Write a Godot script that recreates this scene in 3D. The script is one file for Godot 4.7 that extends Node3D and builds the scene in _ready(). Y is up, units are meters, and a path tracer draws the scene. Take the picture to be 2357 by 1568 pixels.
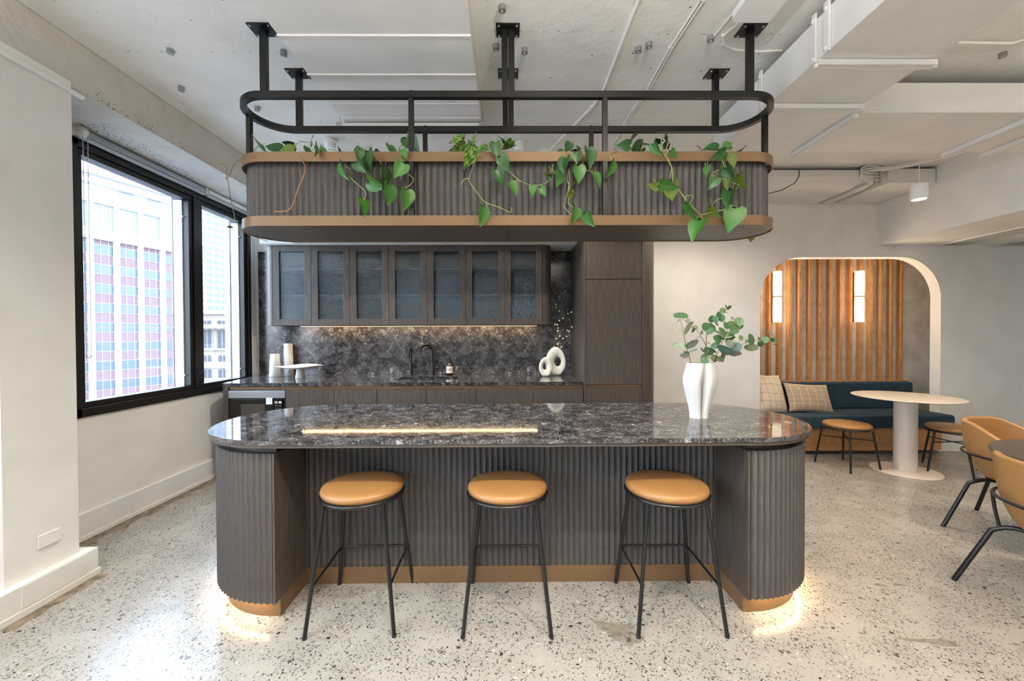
extends Node3D
# An office kitchen: fluted island under a hanging planter, dark joinery behind, window on the side, booth seat beyond.
# Metres, y up; the camera stands at x = 0, z = 0 and looks towards -z.

const CEIL := 3.12          # underside of the slab
const BACK := -4.71         # kitchen back wall and the cream wall
const WALL_X := -2.96       # inner face of the window wall

var M := {}                 # materials by name
var taken := {}             # names already used at top level
var rng := RandomNumberGenerator.new()


func _ready() -> void:
	rng.seed = 7
	# ---- camera
	var cam := Camera3D.new()
	cam.name = "camera"
	cam.fov = rad_to_deg(2.0 * atan(784.0 / 917.0))
	cam.position = Vector3(0, 1.4, 0)
	cam.rotation = Vector3(-0.0125, -0.0072, -0.004)
	cam.near = 0.05
	cam.far = 900.0
	add_child(cam)
	cam.current = true
	# ---- sky and exposure
	var env := Environment.new()
	env.background_mode = Environment.BG_SKY
	var sky := Sky.new()
	var sm := ProceduralSkyMaterial.new()
	sm.sky_top_color = Color(0.78, 0.885, 1.0)
	sm.sky_horizon_color = Color(0.88, 0.945, 1.0)
	sm.ground_bottom_color = Color(0.42, 0.43, 0.45)
	sm.ground_horizon_color = Color(0.60, 0.62, 0.65)
	sm.sky_energy_multiplier = 1.0
	sky.sky_material = sm
	env.sky = sky
	env.background_energy_multiplier = SKY_ENERGY
	env.tonemap_mode = Environment.TONE_MAPPER_LINEAR
	env.tonemap_exposure = EXPOSURE
	env.sdfgi_enabled = true
	env.ssao_enabled = true
	env.ssil_enabled = true
	var we := WorldEnvironment.new()
	we.name = "world_environment"
	we.environment = env
	add_child(we)

	materials()
	room_shell()
	window_wall()
	ceiling_services()
	kitchen()
	island()
	hanging_planter()
	vines()
	bar_stools()
	island_vase()
	counter_items()
	booth()
	dining_corner()
	lamps()
	city()


const SKY_ENERGY := 11.0
const EXPOSURE := 1.5
const LAMP := 3.4           # energy of one downlight
const WARM := Color(1.0, 0.96, 0.905)
const WARMER := Color(1.0, 0.905, 0.785)   # fittings over the dining side

# ------------------------------------------------------------------ mesh builder

class MB:
	var v := PackedVector3Array()
	var n := PackedVector3Array()
	var uv := PackedVector2Array()
	var xf := Transform3D()

	func tri(a: Vector3, b: Vector3, c: Vector3, na: Vector3, nb: Vector3, nc: Vector3, ua := Vector2.ZERO, ub := Vector2.ZERO, uc := Vector2.ZERO) -> void:
		a = xf * a
		b = xf * b
		c = xf * c
		na = (xf.basis * na).normalized()
		nb = (xf.basis * nb).normalized()
		nc = (xf.basis * nc).normalized()
		if (b - a).cross(c - a).dot(na + nb + nc) > 0.0:   # front faces run clockwise
			var t := b
			b = c
			c = t
			t = nb
			nb = nc
			nc = t
			var u := ub
			ub = uc
			uc = u
		v.append(a)
		v.append(b)
		v.append(c)
		n.append(na)
		n.append(nb)
		n.append(nc)
		uv.append(ua)
		uv.append(ub)
		uv.append(uc)

	func quad(a: Vector3, b: Vector3, c: Vector3, d: Vector3, na: Vector3, nb: Vector3, nc: Vector3, nd: Vector3) -> void:
		tri(a, b, c, na, nb, nc)
		tri(a, c, d, na, nc, nd)

	func flat(a: Vector3, b: Vector3, c: Vector3, d: Vector3, nn: Vector3) -> void:
		tri(a, b, c, nn, nn, nn, Vector2(0, 1), Vector2(1, 1), Vector2(1, 0))
		tri(a, c, d, nn, nn, nn, Vector2(0, 1), Vector2(1, 0), Vector2(0, 0))

	# a box from corner to corner with chamfered edges
	func box(lo: Vector3, hi: Vector3, bev := 0.0) -> void:
		var c := (lo + hi) * 0.5
		var h := (hi - lo).abs() * 0.5
		var e: float = min(bev, min(h.x, min(h.y, h.z)) * 0.9)
		var ax := [Vector3.RIGHT, Vector3.UP, Vector3.BACK]
		for i in 3:
			var j := (i + 1) % 3
			var k := (i + 2) % 3
			for s in [-1.0, 1.0]:
				var f: Vector3 = c + ax[i] * (h[i] * s)
				var p: Vector3 = ax[j] * (h[j] - e)
				var q: Vector3 = ax[k] * (h[k] - e)
				flat(f - p - q, f + p - q, f + p + q, f - p + q, ax[i] * s)
		if e <= 0.0:
			return
		for i in 3:
			var j := (i + 1) % 3
			var k := (i + 2) % 3
			for s in [-1.0, 1.0]:
				for t in [-1.0, 1.0]:
					var a: Vector3 = c + ax[i] * (h[i] * s) + ax[j] * ((h[j] - e) * t)
					var b: Vector3 = c + ax[i] * ((h[i] - e) * s) + ax[j] * (h[j] * t)
					var w: Vector3 = ax[k] * (h[k] - e)
					var n1: Vector3 = ax[i] * s
					var n2: Vector3 = ax[j] * t
					quad(a - w, a + w, b + w, b - w, n1, n1, n2, n2)
		for s in [-1.0, 1.0]:
			for t in [-1.0, 1.0]:
				for u in [-1.0, 1.0]:
					var m := c + Vector3(h.x * s, h.y * t, h.z * u)
					tri(m - Vector3(0, e * t, e * u), m - Vector3(e * s, 0, e * u), m - Vector3(e * s, e * t, 0), Vector3(s, 0, 0), Vector3(0, t, 0), Vector3(0, 0, u))

	# a round bar along a line of points
	func tube(pts: Array, r: float, seg := 10, r2 := -1.0, caps := true) -> void:
		var rings := []
		var norms := []
		var up := Vector3.UP
		for i in pts.size():
			var d: Vector3
			if i == 0:
				d = pts[1] - pts[0]
			elif i == pts.size() - 1:
				d = pts[i] - pts[i - 1]
			else:
				d = (pts[i] - pts[i - 1]).normalized() + (pts[i + 1] - pts[i]).normalized()
			d = d.normalized()
			if i == 0 and absf(d.dot(up)) > 0.95:
				up = Vector3.RIGHT
			var s := d.cross(up).normalized()
			up = s.cross(d).normalized()
			var rr := r if r2 < 0.0 else lerpf(r, r2, float(i) / (pts.size() - 1))
			var ring := []
			var nr := []
			for k in seg:
				var a := TAU * k / seg
				var nn := s * cos(a) + up * sin(a)
				nr.append(nn)
				ring.append(pts[i] + nn * rr)
			rings.append(ring)
			norms.append(nr)
		for i in pts.size() - 1:
			for k in seg:
				var l := (k + 1) % seg
				quad(rings[i][k], rings[i][l], rings[i + 1][l], rings[i + 1][k], norms[i][k], norms[i][l], norms[i + 1][l], norms[i + 1][k])
		if caps:
			for e in [0, pts.size() - 1]:
				var o: Vector3 = (pts[1] - pts[0]).normalized() * -1.0 if e == 0 else (pts[e] - pts[e - 1]).normalized()
				for k in seg:
					tri(pts[e], rings[e][k], rings[e][(k + 1) % seg], o, o, o)

	# a turned shape: profile of (radius, height), round the vertical through o
	func lathe(prof: Array, seg: int, o := Vector3.ZERO) -> void:
		var segn := []
		for i in prof.size() - 1:
			var d: Vector2 = prof[i + 1] - prof[i]
			segn.append(Vector2(d.y, -d.x).normalized())
		for i in prof.size() - 1:
			var n0: Vector2 = segn[i]
			var n1: Vector2 = segn[i]
			if i > 0 and segn[i - 1].dot(segn[i]) > 0.75:
				n0 = (segn[i - 1] + segn[i]).normalized()
			if i < segn.size() - 1 and segn[i + 1].dot(segn[i]) > 0.75:
				n1 = (segn[i + 1] + segn[i]).normalized()
			var p0: Vector2 = prof[i]
			var p1: Vector2 = prof[i + 1]
			for k in seg:
				var a := TAU * k / seg
				var b := TAU * (k + 1) / seg
				var ca := Vector3(cos(a), 0, sin(a))
				var cb := Vector3(cos(b), 0, sin(b))
				var A := o + ca * p0.x + Vector3(0, p0.y, 0)
				var B := o + cb * p0.x + Vector3(0, p0.y, 0)
				var C := o + cb * p1.x + Vector3(0, p1.y, 0)
				var D := o + ca * p1.x + Vector3(0, p1.y, 0)
				var nA := ca * n0.x + Vector3(0, n0.y, 0)
				var nB := cb * n0.x + Vector3(0, n0.y, 0)
				var nC := cb * n1.x + Vector3(0, n1.y, 0)
				var nD := ca * n1.x + Vector3(0, n1.y, 0)
				if p0.x > 1e-5:
					tri(A, B, C, nA, nB, nC)
				if p1.x > 1e-5:
					tri(A, C, D, nA, nC, nD)

	# upright prism over an outline given as (x, z); corners under 40 degrees are smooth
	func prism(poly: PackedVector2Array, y0: float, y1: float, top := true, bottom := true, hole := PackedVector2Array()) -> void:
		side(poly, y0, y1, 1.0)
		if hole.size():
			side(hole, y0, y1, -1.0)
			for i in poly.size():      # ring: outline and hole with as many points
				var j := (i + 1) % poly.size()
				for e in [[y1, Vector3.UP, top], [y0, Vector3.DOWN, bottom]]:
					if e[2]:
						flat(Vector3(poly[i].x, e[0], poly[i].y), Vector3(poly[j].x, e[0], poly[j].y), Vector3(hole[j].x, e[0], hole[j].y), Vector3(hole[i].x, e[0], hole[i].y), e[1])
			return
		var t := Geometry2D.triangulate_polygon(poly)
		for i in range(0, t.size(), 3):
			for e in [[y1, Vector3.UP, top], [y0, Vector3.DOWN, bottom]]:
				if e[2]:
					tri(Vector3(poly[t[i]].x, e[0], poly[t[i]].y), Vector3(poly[t[i + 1]].x, e[0], poly[t[i + 1]].y), Vector3(poly[t[i + 2]].x, e[0], poly[t[i + 2]].y), e[1], e[1], e[1])

	func side(poly: PackedVector2Array, y0: float, y1: float, out: float, closed := true) -> void:
		var area := 0.0
		var m := poly.size()
		for i in m:
			area += poly[i].cross(poly[(i + 1) % m])
		var sg := out * signf(area) if closed else out
		var en := []
		for i in m:
			var d := poly[(i + 1) % m] - poly[i]
			en.append(Vector2(d.y, -d.x).normalized() * sg)
		for i in (m if closed else m - 1):
			var j := (i + 1) % m
			var a: Vector2 = en[i]
			var b: Vector2 = en[i]
			var prev: Vector2 = en[(i - 1 + m) % m]
			var next: Vector2 = en[j]
			if (closed or i > 0) and prev.dot(en[i]) > 0.77:
				a = (prev + en[i]).normalized()
			if (closed or i < m - 2) and next.dot(en[i]) > 0.77:
				b = (next + en[i]).normalized()
			var na := Vector3(a.x, 0, a.y)
			var nb := Vector3(b.x, 0, b.y)
			quad(Vector3(poly[i].x, y0, poly[i].y), Vector3(poly[j].x, y0, poly[j].y), Vector3(poly[j].x, y1, poly[j].y), Vector3(poly[i].x, y1, poly[i].y), na, nb, nb, na)

	func ball(o: Vector3, r: Vector3, seg := 12) -> void:
		var rows := seg / 2
		for i in rows:
			var a := PI * i / rows - PI / 2
			var b := PI * (i + 1) / rows - PI / 2
			for k in seg:
				var c := TAU * k / seg
				var d := TAU * (k + 1) / seg
				var q := [Vector3(cos(a) * cos(c), sin(a), cos(a) * sin(c)), Vector3(cos(a) * cos(d), sin(a), cos(a) * sin(d)), Vector3(cos(b) * cos(d), sin(b), cos(b) * sin(d)), Vector3(cos(b) * cos(c), sin(b), cos(b) * sin(c))]
				if i > 0:
					tri(o + q[0] * r, o + q[1] * r, o + q[2] * r, q[0] / r, q[1] / r, q[2] / r)
				if i < rows - 1:
					tri(o + q[0] * r, o + q[2] * r, o + q[3] * r, q[0] / r, q[2] / r, q[3] / r)

	func mesh(shift := Vector3.ZERO) -> ArrayMesh:
		if shift != Vector3.ZERO:
			for i in v.size():
				v[i] -= shift
		var a := []
		a.resize(Mesh.ARRAY_MAX)
		a[Mesh.ARRAY_VERTEX] = v
		a[Mesh.ARRAY_NORMAL] = n
		a[Mesh.ARRAY_TEX_UV] = uv
		var m := ArrayMesh.new()
		m.add_surface_from_arrays(Mesh.PRIMITIVE_TRIANGLES, a)
		return m

# ------------------------------------------------------------------ things and parts

func numbered(called: String) -> String:
	if not taken.has(called):
		taken[called] = 0
		return called
	taken[called] += 1
	return "%s_%03d" % [called, taken[called]]

func tag(o: Node3D, label: String, category: String, group := "") -> Node3D:
	o.set_meta("label", label)
	o.set_meta("category", category)
	if group:
		o.set_meta("group", group)
	return o

# a node at the thing's base whose children are its parts
func thing(called: String, label: String, category: String, at: Vector3, turn := 0.0, group := "") -> Node3D:
	var o := Node3D.new()
	o.name = numbered(called)
	add_child(o)
	o.position = at
	o.rotation.y = turn
	return tag(o, label, category, group)

# a mesh given in world axes, hung under parent (which may be moved but not turned)
func part(parent: Node, called: String, mb: MB, mat: Material) -> MeshInstance3D:
	var o := MeshInstance3D.new()
	o.name = called
	var shift := Vector3.ZERO
	var p := parent
	while p is Node3D and p != self:
		shift += (p as Node3D).position
		p = p.get_parent()
	o.mesh = mb.mesh(shift)
	o.material_override = mat
	parent.add_child(o, true)
	return o

# a mesh given in the parent's own axes
func piece(parent: Node, called: String, mb: MB, mat: Material) -> MeshInstance3D:
	var o := MeshInstance3D.new()
	o.name = called
	o.mesh = mb.mesh()
	o.material_override = mat
	parent.add_child(o, true)
	return o

func shared(parent: Node, called: String, m: Mesh, mat: Material, t: Transform3D) -> MeshInstance3D:
	var o := MeshInstance3D.new()
	o.name = called
	o.mesh = m
	o.material_override = mat
	o.transform = t
	parent.add_child(o, true)
	return o

func struct(called: String, mb: MB, mat: Material) -> MeshInstance3D:
	var o := MeshInstance3D.new()
	o.name = numbered(called)
	o.mesh = mb.mesh()
	o.material_override = mat
	add_child(o)
	o.set_meta("kind", "structure")
	return o

func struct_node(called: String) -> Node3D:
	var o := Node3D.new()
	o.name = numbered(called)
	add_child(o)
	o.set_meta("kind", "structure")
	return o

func V(x: float, y: float, z: float) -> Vector3:
	return Vector3(x, y, z)

func bx(lo: Vector3, hi: Vector3, bev := 0.0) -> MB:
	var b := MB.new()
	b.box(lo, hi, bev)
	return b

func stadium(cx: float, half: float, cz: float, r: float, n := 24) -> PackedVector2Array:
	var p := PackedVector2Array()
	for i in n + 1:
		var a := -PI / 2 + PI * i / n
		p.append(Vector2(cx + half + cos(a) * r, cz + sin(a) * r))
	for i in n + 1:
		var a := PI / 2 + PI * i / n
		p.append(Vector2(cx - half + cos(a) * r, cz + sin(a) * r))
	return p

# scalloped outline along a path: each flute is hollow between two sharp ridges
func fluted(path: PackedVector2Array, pitch: float, depth: float, sgn: float) -> Array:
	var total := 0.0
	for i in path.size() - 1:
		total += path[i].distance_to(path[i + 1])
	var count: int = max(1, int(round(total / pitch)))
	var step := total / count
	var out := []          # one array of points for each flute
	for f in count:
		var fl := PackedVector2Array()
		for k in 7:
			var s := float(k) / 6.0
			var at := along(path, step * (f + s))
			var off := depth * 4.0 * s * (1.0 - s)
			var nn: Vector2 = at[1] * sgn
			fl.append(at[0] - nn * off)
		out.append(fl)
	return out

func along(path: PackedVector2Array, want: float) -> Array:
	var left := want
	for i in path.size() - 1:
		var l := path[i].distance_to(path[i + 1])
		if left <= l or i == path.size() - 2:
			var d := (path[i + 1] - path[i]) / l
			return [path[i] + d * minf(left, l), Vector2(d.y, -d.x)]
		left -= l
	return [path[0], Vector2.ZERO]

func fluted_wall(mb: MB, path: PackedVector2Array, pitch: float, depth: float, sgn: float, y0: float, y1: float) -> void:
	for fl in fluted(path, pitch, depth, sgn):
		mb.side(fl, y0, y1, sgn, false)

# ------------------------------------------------------------------ materials

func mat(called: String, r: int, g: int, b: int, rough := 0.6, metal := 0.0) -> StandardMaterial3D:
	var m := StandardMaterial3D.new()
	m.resource_name = called
	m.albedo_color = Color8(r, g, b)
	m.roughness = rough
	m.metallic = metal
	M[called] = m
	return m

func noise_tex(size: int, freq: float, octaves: int, stops: Array, kind := FastNoiseLite.TYPE_SIMPLEX_SMOOTH, sd := 1, fractal := FastNoiseLite.FRACTAL_FBM, warp := 0.0) -> NoiseTexture2D:
	var f := FastNoiseLite.new()
	f.noise_type = kind
	f.seed = sd
	f.frequency = freq
	f.fractal_type = fractal
	f.fractal_octaves = octaves
	if warp > 0.0:
		f.domain_warp_enabled = true
		f.domain_warp_amplitude = warp
		f.domain_warp_frequency = freq * 1.5
	var t := NoiseTexture2D.new()
	t.width = size
	t.height = size
	t.seamless = true
	t.noise = f
	if stops.size():
		var g := Gradient.new()
		g.offsets = PackedFloat32Array(stops.map(func(s): return s[0]))
		g.colors = PackedColorArray(stops.map(func(s): return s[1]))
		t.color_ramp = g
	return t

func normal_tex(size: int, freq: float, octaves: int, strength: float, sd := 3) -> NoiseTexture2D:
	var t := noise_tex(size, freq, octaves, [], FastNoiseLite.TYPE_SIMPLEX_SMOOTH, sd)
	t.as_normal_map = true
	t.bump_strength = strength
	return t

func planes(m: StandardMaterial3D, s: Vector3, world := true) -> void:
	m.uv1_triplanar = true
	m.uv1_world_triplanar = world
	m.uv1_scale = s

func g8(a: int, b: int, c: int) -> Color:
	return Color8(a, b, c)

func materials() -> void:
	# painted plaster and concrete: faint mottling, fine relief
	var mottle := noise_tex(512, 0.008, 5, [[0.0, g8(244, 244, 243)], [0.5, g8(251, 251, 251)], [1.0, g8(255, 255, 255)]])
	var rough_n := normal_tex(512, 0.03, 5, 2.0)
	for p in [["cream_paint", 240, 236, 230], ["white_paint", 238, 236, 232], ["ceiling_paint", 234, 233, 229], ["duct_paint", 234, 232, 228]]:
		var m := mat(p[0], p[1], p[2], p[3], 0.75)
		m.albedo_texture = mottle
		planes(m, Vector3(0.5, 0.5, 0.5))
		m.normal_enabled = true
		m.normal_texture = rough_n
		m.normal_scale = 0.10 if p[0] != "ceiling_paint" else 0.35
	var conc_t := noise_tex(1024, 0.006, 6, [[0.0, g8(200, 198, 192)], [0.3, g8(211, 209, 203)], [0.7, g8(215, 212, 207)], [1.0, g8(220, 218, 213)]], FastNoiseLite.TYPE_SIMPLEX_SMOOTH, 11)
	var conc := mat("beam_concrete", 236, 234, 230, 0.85)
	conc.albedo_texture = conc_t
	planes(conc, Vector3(0.7, 0.7, 0.7))
	conc.normal_enabled = true
	conc.normal_texture = normal_tex(512, 0.04, 6, 6.0, 5)
	conc.normal_scale = 0.2
	var bc := mat("booth_concrete", 236, 230, 222, 0.75)
	bc.albedo_texture = noise_tex(512, 0.01, 5, [[0.0, g8(206, 203, 198)], [0.5, g8(230, 227, 222)], [1.0, g8(246, 244, 240)]], FastNoiseLite.TYPE_SIMPLEX_SMOOTH, 4)
	planes(bc, Vector3(0.8, 0.8, 0.8))
	floor_material()
	stone_material()
	# timber: one streaky texture, stretched along the grain
	var dark_t := noise_tex(512, 0.02, 5, [[0.0, g8(190, 187, 184)], [0.45, g8(218, 214, 210)], [0.62, g8(228, 223, 217)], [0.8, g8(255, 247, 236)], [1.0, g8(255, 255, 250)]], FastNoiseLite.TYPE_SIMPLEX_SMOOTH, 21)
	for p in [["dark_timber", Vector3(4.2, 0.35, 4.2), 88, 80, 74], ["dark_timber_flat", Vector3(0.35, 4.2, 4.2), 88, 80, 74], ["fluted_timber", Vector3(24, 1.0, 24), 84, 81, 81]]:
		var m := mat(p[0], p[2], p[3], p[4], 0.42)
		m.albedo_texture = dark_t
		planes(m, p[1])
		m.normal_enabled = true
		m.normal_texture = normal_tex(256, 0.04, 4, 2.0, 8)
		m.normal_scale = 0.12
	M.fluted_timber.roughness = 0.55
	var oak_t := noise_tex(512, 0.02, 5, [[0.0, g8(150, 128, 104)], [0.4, g8(208, 190, 168)], [0.7, g8(232, 218, 200)], [1.0, g8(255, 250, 240)]], FastNoiseLite.TYPE_SIMPLEX_SMOOTH, 31)
	var oak := mat("oak", 218, 170, 118, 0.5)
	oak.albedo_texture = oak_t
	planes(oak, Vector3(9, 0.6, 9))
	# metals
	mat("bronze", 120, 93, 64, 0.45, 0.3)
	mat("bronze_edge", 120, 92, 62, 0.38, 0.6)
	mat("black_steel", 20, 20, 20, 0.38, 0.3)
	mat("black_tube", 24, 24, 25, 0.30, 0.2)
	mat("window_frame", 30, 27, 25, 0.42, 0.2)
	mat("aluminium", 200, 202, 204, 0.35, 0.8)
	mat("steel_trim", 178, 182, 188, 0.34, 0.85)
	mat("galvanised", 190, 192, 190, 0.45, 0.5)
	mat("shelf_grey", 150, 154, 156, 0.4, 0.3)
	mat("matt_black", 16, 16, 17, 0.5)
	mat("black_glass", 12, 12, 13, 0.08)
	mat("oven_window", 62, 58, 54, 0.15)
	mat("dark_tape", 48, 42, 38, 0.8)
	mat("pitted_concrete", 104, 100, 94, 0.95)
	mat("anchor_steel", 150, 152, 150, 0.4, 0.6)
	# soft things
	var lea := mat("tan_leather", 152, 110, 64, 0.42)
	lea.normal_enabled = true
	lea.normal_texture = normal_tex(512, 0.12, 3, 2.5, 9)
	lea.normal_scale = 0.12
	planes(lea, Vector3(5, 5, 5), false)
	var vel := mat("teal_velvet", 18, 46, 62, 0.8)
	vel.rim_enabled = true
	vel.rim = 0.35
	vel.rim_tint = 0.6
	mat("ceramic_white", 222, 219, 213, 0.5)
	mat("ceramic_cream", 233, 226, 212, 0.62)
	mat("table_paint", 219, 207, 194, 0.35)
	mat("table_column", 208, 198, 186, 0.3, 0.1)
	mat("plastic_white", 236, 236, 236, 0.4)
	mat("ink", 40, 40, 42, 0.6)
	mat("ink_grey", 120, 120, 122, 0.6)
	mat("berry", 236, 228, 196, 0.5)
	mat("twig", 92, 70, 50, 0.7)
	mat("amber_glass", 58, 24, 12, 0.12)
	mat("label_paper", 235, 230, 214, 0.7)
	mat("dark_table", 84, 74, 68, 0.35)
	M.dark_table.albedo_texture = dark_t
	planes(M.dark_table, Vector3(1, 1, 8))
	mat("rubber", 26, 26, 26, 0.8)
	# cushions: woven grids are print on the cloth
	for p in [["cushion_cream", g8(222, 204, 182), g8(92, 74, 58), 5], ["cushion_taupe", g8(172, 151, 128), g8(236, 220, 196), 6]]:
		var m := mat(p[0], 255, 255, 255, 0.9)
		m.albedo_texture = grid_cloth(p[1], p[2], p[3])
		m.rim_enabled = true
		m.rim = 0.2
	# glass
	var pane := mat("window_glass", 235, 242, 250, 0.02)
	pane.transparency = BaseMaterial3D.TRANSPARENCY_ALPHA
	pane.albedo_color.a = 0.07  # pale veil in the glass colour stands in for glare over the view
	var reed := mat("reeded_glass", 150, 168, 178, 0.04)
	reed.refraction_enabled = true
	reed.refraction_scale = 0.05
	reed.albedo_color.a = 0.04
	# light givers
	var e := mat("lamp_lens", 255, 240, 220, 0.5)
	e.emission_enabled = true
	e.emission = Color(1.0, 0.93, 0.82)
	e.emission_energy_multiplier = 6.0
	var s := mat("sconce_shade", 255, 236, 206, 0.5)
	s.emission_enabled = true
	s.emission = Color(1.0, 0.93, 0.80)
	s.emission_energy_multiplier = 0.85
	var l := mat("led_strip", 255, 220, 170, 0.5)
	l.emission_enabled = true
	l.emission = Color(1.0, 0.84, 0.62)
	l.emission_energy_multiplier = 1.6
	var c := mat("clock_digits", 255, 255, 255, 0.5)
	c.emission_enabled = true
	c.emission = Color(1, 1, 1)
	c.emission_energy_multiplier = 1.2
	# leaves
	var veins := leaf_print(false)
	for p in [["leaf_dark", 56, 112, 50], ["leaf_mid", 84, 150, 58], ["leaf_olive", 138, 164, 66], ["eucalyptus_green", 96, 144, 90], ["eucalyptus_teal", 118, 156, 138], ["eucalyptus_grey", 182, 190, 170], ["eucalyptus_brown", 132, 138, 94], ["eucalyptus_light", 142, 178, 112]]:
		var m := mat(p[0], p[1], p[2], p[3], 0.36)
		m.albedo_texture = veins
		m.backlight_enabled = true
		m.backlight = Color(0.16, 0.22, 0.07)
	var vg := mat("leaf_variegated", 255, 255, 255, 0.36)
	vg.albedo_texture = leaf_print(true)
	vg.backlight_enabled = true
	vg.backlight = Color(0.16, 0.22, 0.07)
	mat("stem_green", 120, 140, 62, 0.5)
	mat("stem_lime", 166, 178, 92, 0.5)
	mat("stem_brown", 176, 122, 84, 0.6)
	mat("stem_olive", 112, 108, 62, 0.6)
	# the city
	mat("tower_white", 176, 176, 180, 0.8)
	mat("tower_red", 104, 78, 84, 0.7)
	mat("tower_glass", 66, 78, 92, 0.25)
	mat("tower_glass_pale", 104, 124, 146, 0.25)
	mat("sandstone", 150, 138, 126, 0.85)
	mat("sandstone_glass", 74, 84, 96, 0.3)
	mat("far_white", 150, 150, 157, 0.8)
	mat("far_glass", 78, 98, 122, 0.4)
	mat("louvre_grey", 120, 126, 134, 0.7)
	mat("asphalt", 140, 140, 142, 0.9)

func grid_cloth(base: Color, line: Color, cells: int) -> ImageTexture:
	var r := RandomNumberGenerator.new()
	r.seed = cells * 13
	var n := 384
	var im := Image.create(n, n, false, Image.FORMAT_RGB8)
	for y in n:
		for x in n:
			var k := 1.0 + r.randf_range(-0.05, 0.05) + (0.03 if (x / 2 + y / 2) % 2 else -0.03)
			im.set_pixel(x, y, Color(base.r * k, base.g * k, base.b * k))
	for c in cells:
		var at := (c + 0.5) * n / cells
		var ph := r.randf() * 6.0
		for t in n:
			var w := at + sin(t * 0.035 + ph) * 3.0
			for d in 3:
				if r.randf() < 0.85:
					im.set_pixel(clampi(int(w) + d, 0, n - 1), t, line)
				if r.randf() < 0.85:
					im.set_pixel(t, clampi(int(w + 6.0 * sin(ph)) + d, 0, n - 1), line)
	return ImageTexture.create_from_image(im)

# midrib and side veins of a leaf, base at the bottom of the picture; or cream-splashed
func leaf_print(splashed: bool) -> ImageTexture:
	var n := 160
	var f := FastNoiseLite.new()
	f.seed = 31
	f.frequency = 0.022
	f.fractal_octaves = 3
	var im := Image.create(n, n, false, Image.FORMAT_RGB8)
	for y in n:
		for x in n:
			var u := x / float(n) - 0.5
			var v := y / float(n)
			var rib := clampf(1.0 - absf(u) / 0.014, 0.0, 1.0)
			var s := fposmod(v * 7.0 - absf(u) * 6.0, 1.0)
			var vein := clampf(1.0 - absf(s - 0.5) / 0.07, 0.0, 1.0) * 0.35
			var k := 0.76 + 0.06 * f.get_noise_2d(x * 3.0, y * 3.0) + 0.22 * maxf(rib, vein)
			if splashed:
				var sp := smoothstep(0.05, 0.16, f.get_noise_2d(x * 2.4 + absf(u) * 60.0, y * 0.8 + 40.0))
				im.set_pixel(x, y, Color(lerpf(0.25, 0.74, sp) * k * 1.1, lerpf(0.50, 0.82, sp) * k * 1.1, lerpf(0.17, 0.42, sp) * k * 1.1))
			else:
				im.set_pixel(x, y, Color(k, k, k))
	return ImageTexture.create_from_image(im)

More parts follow.
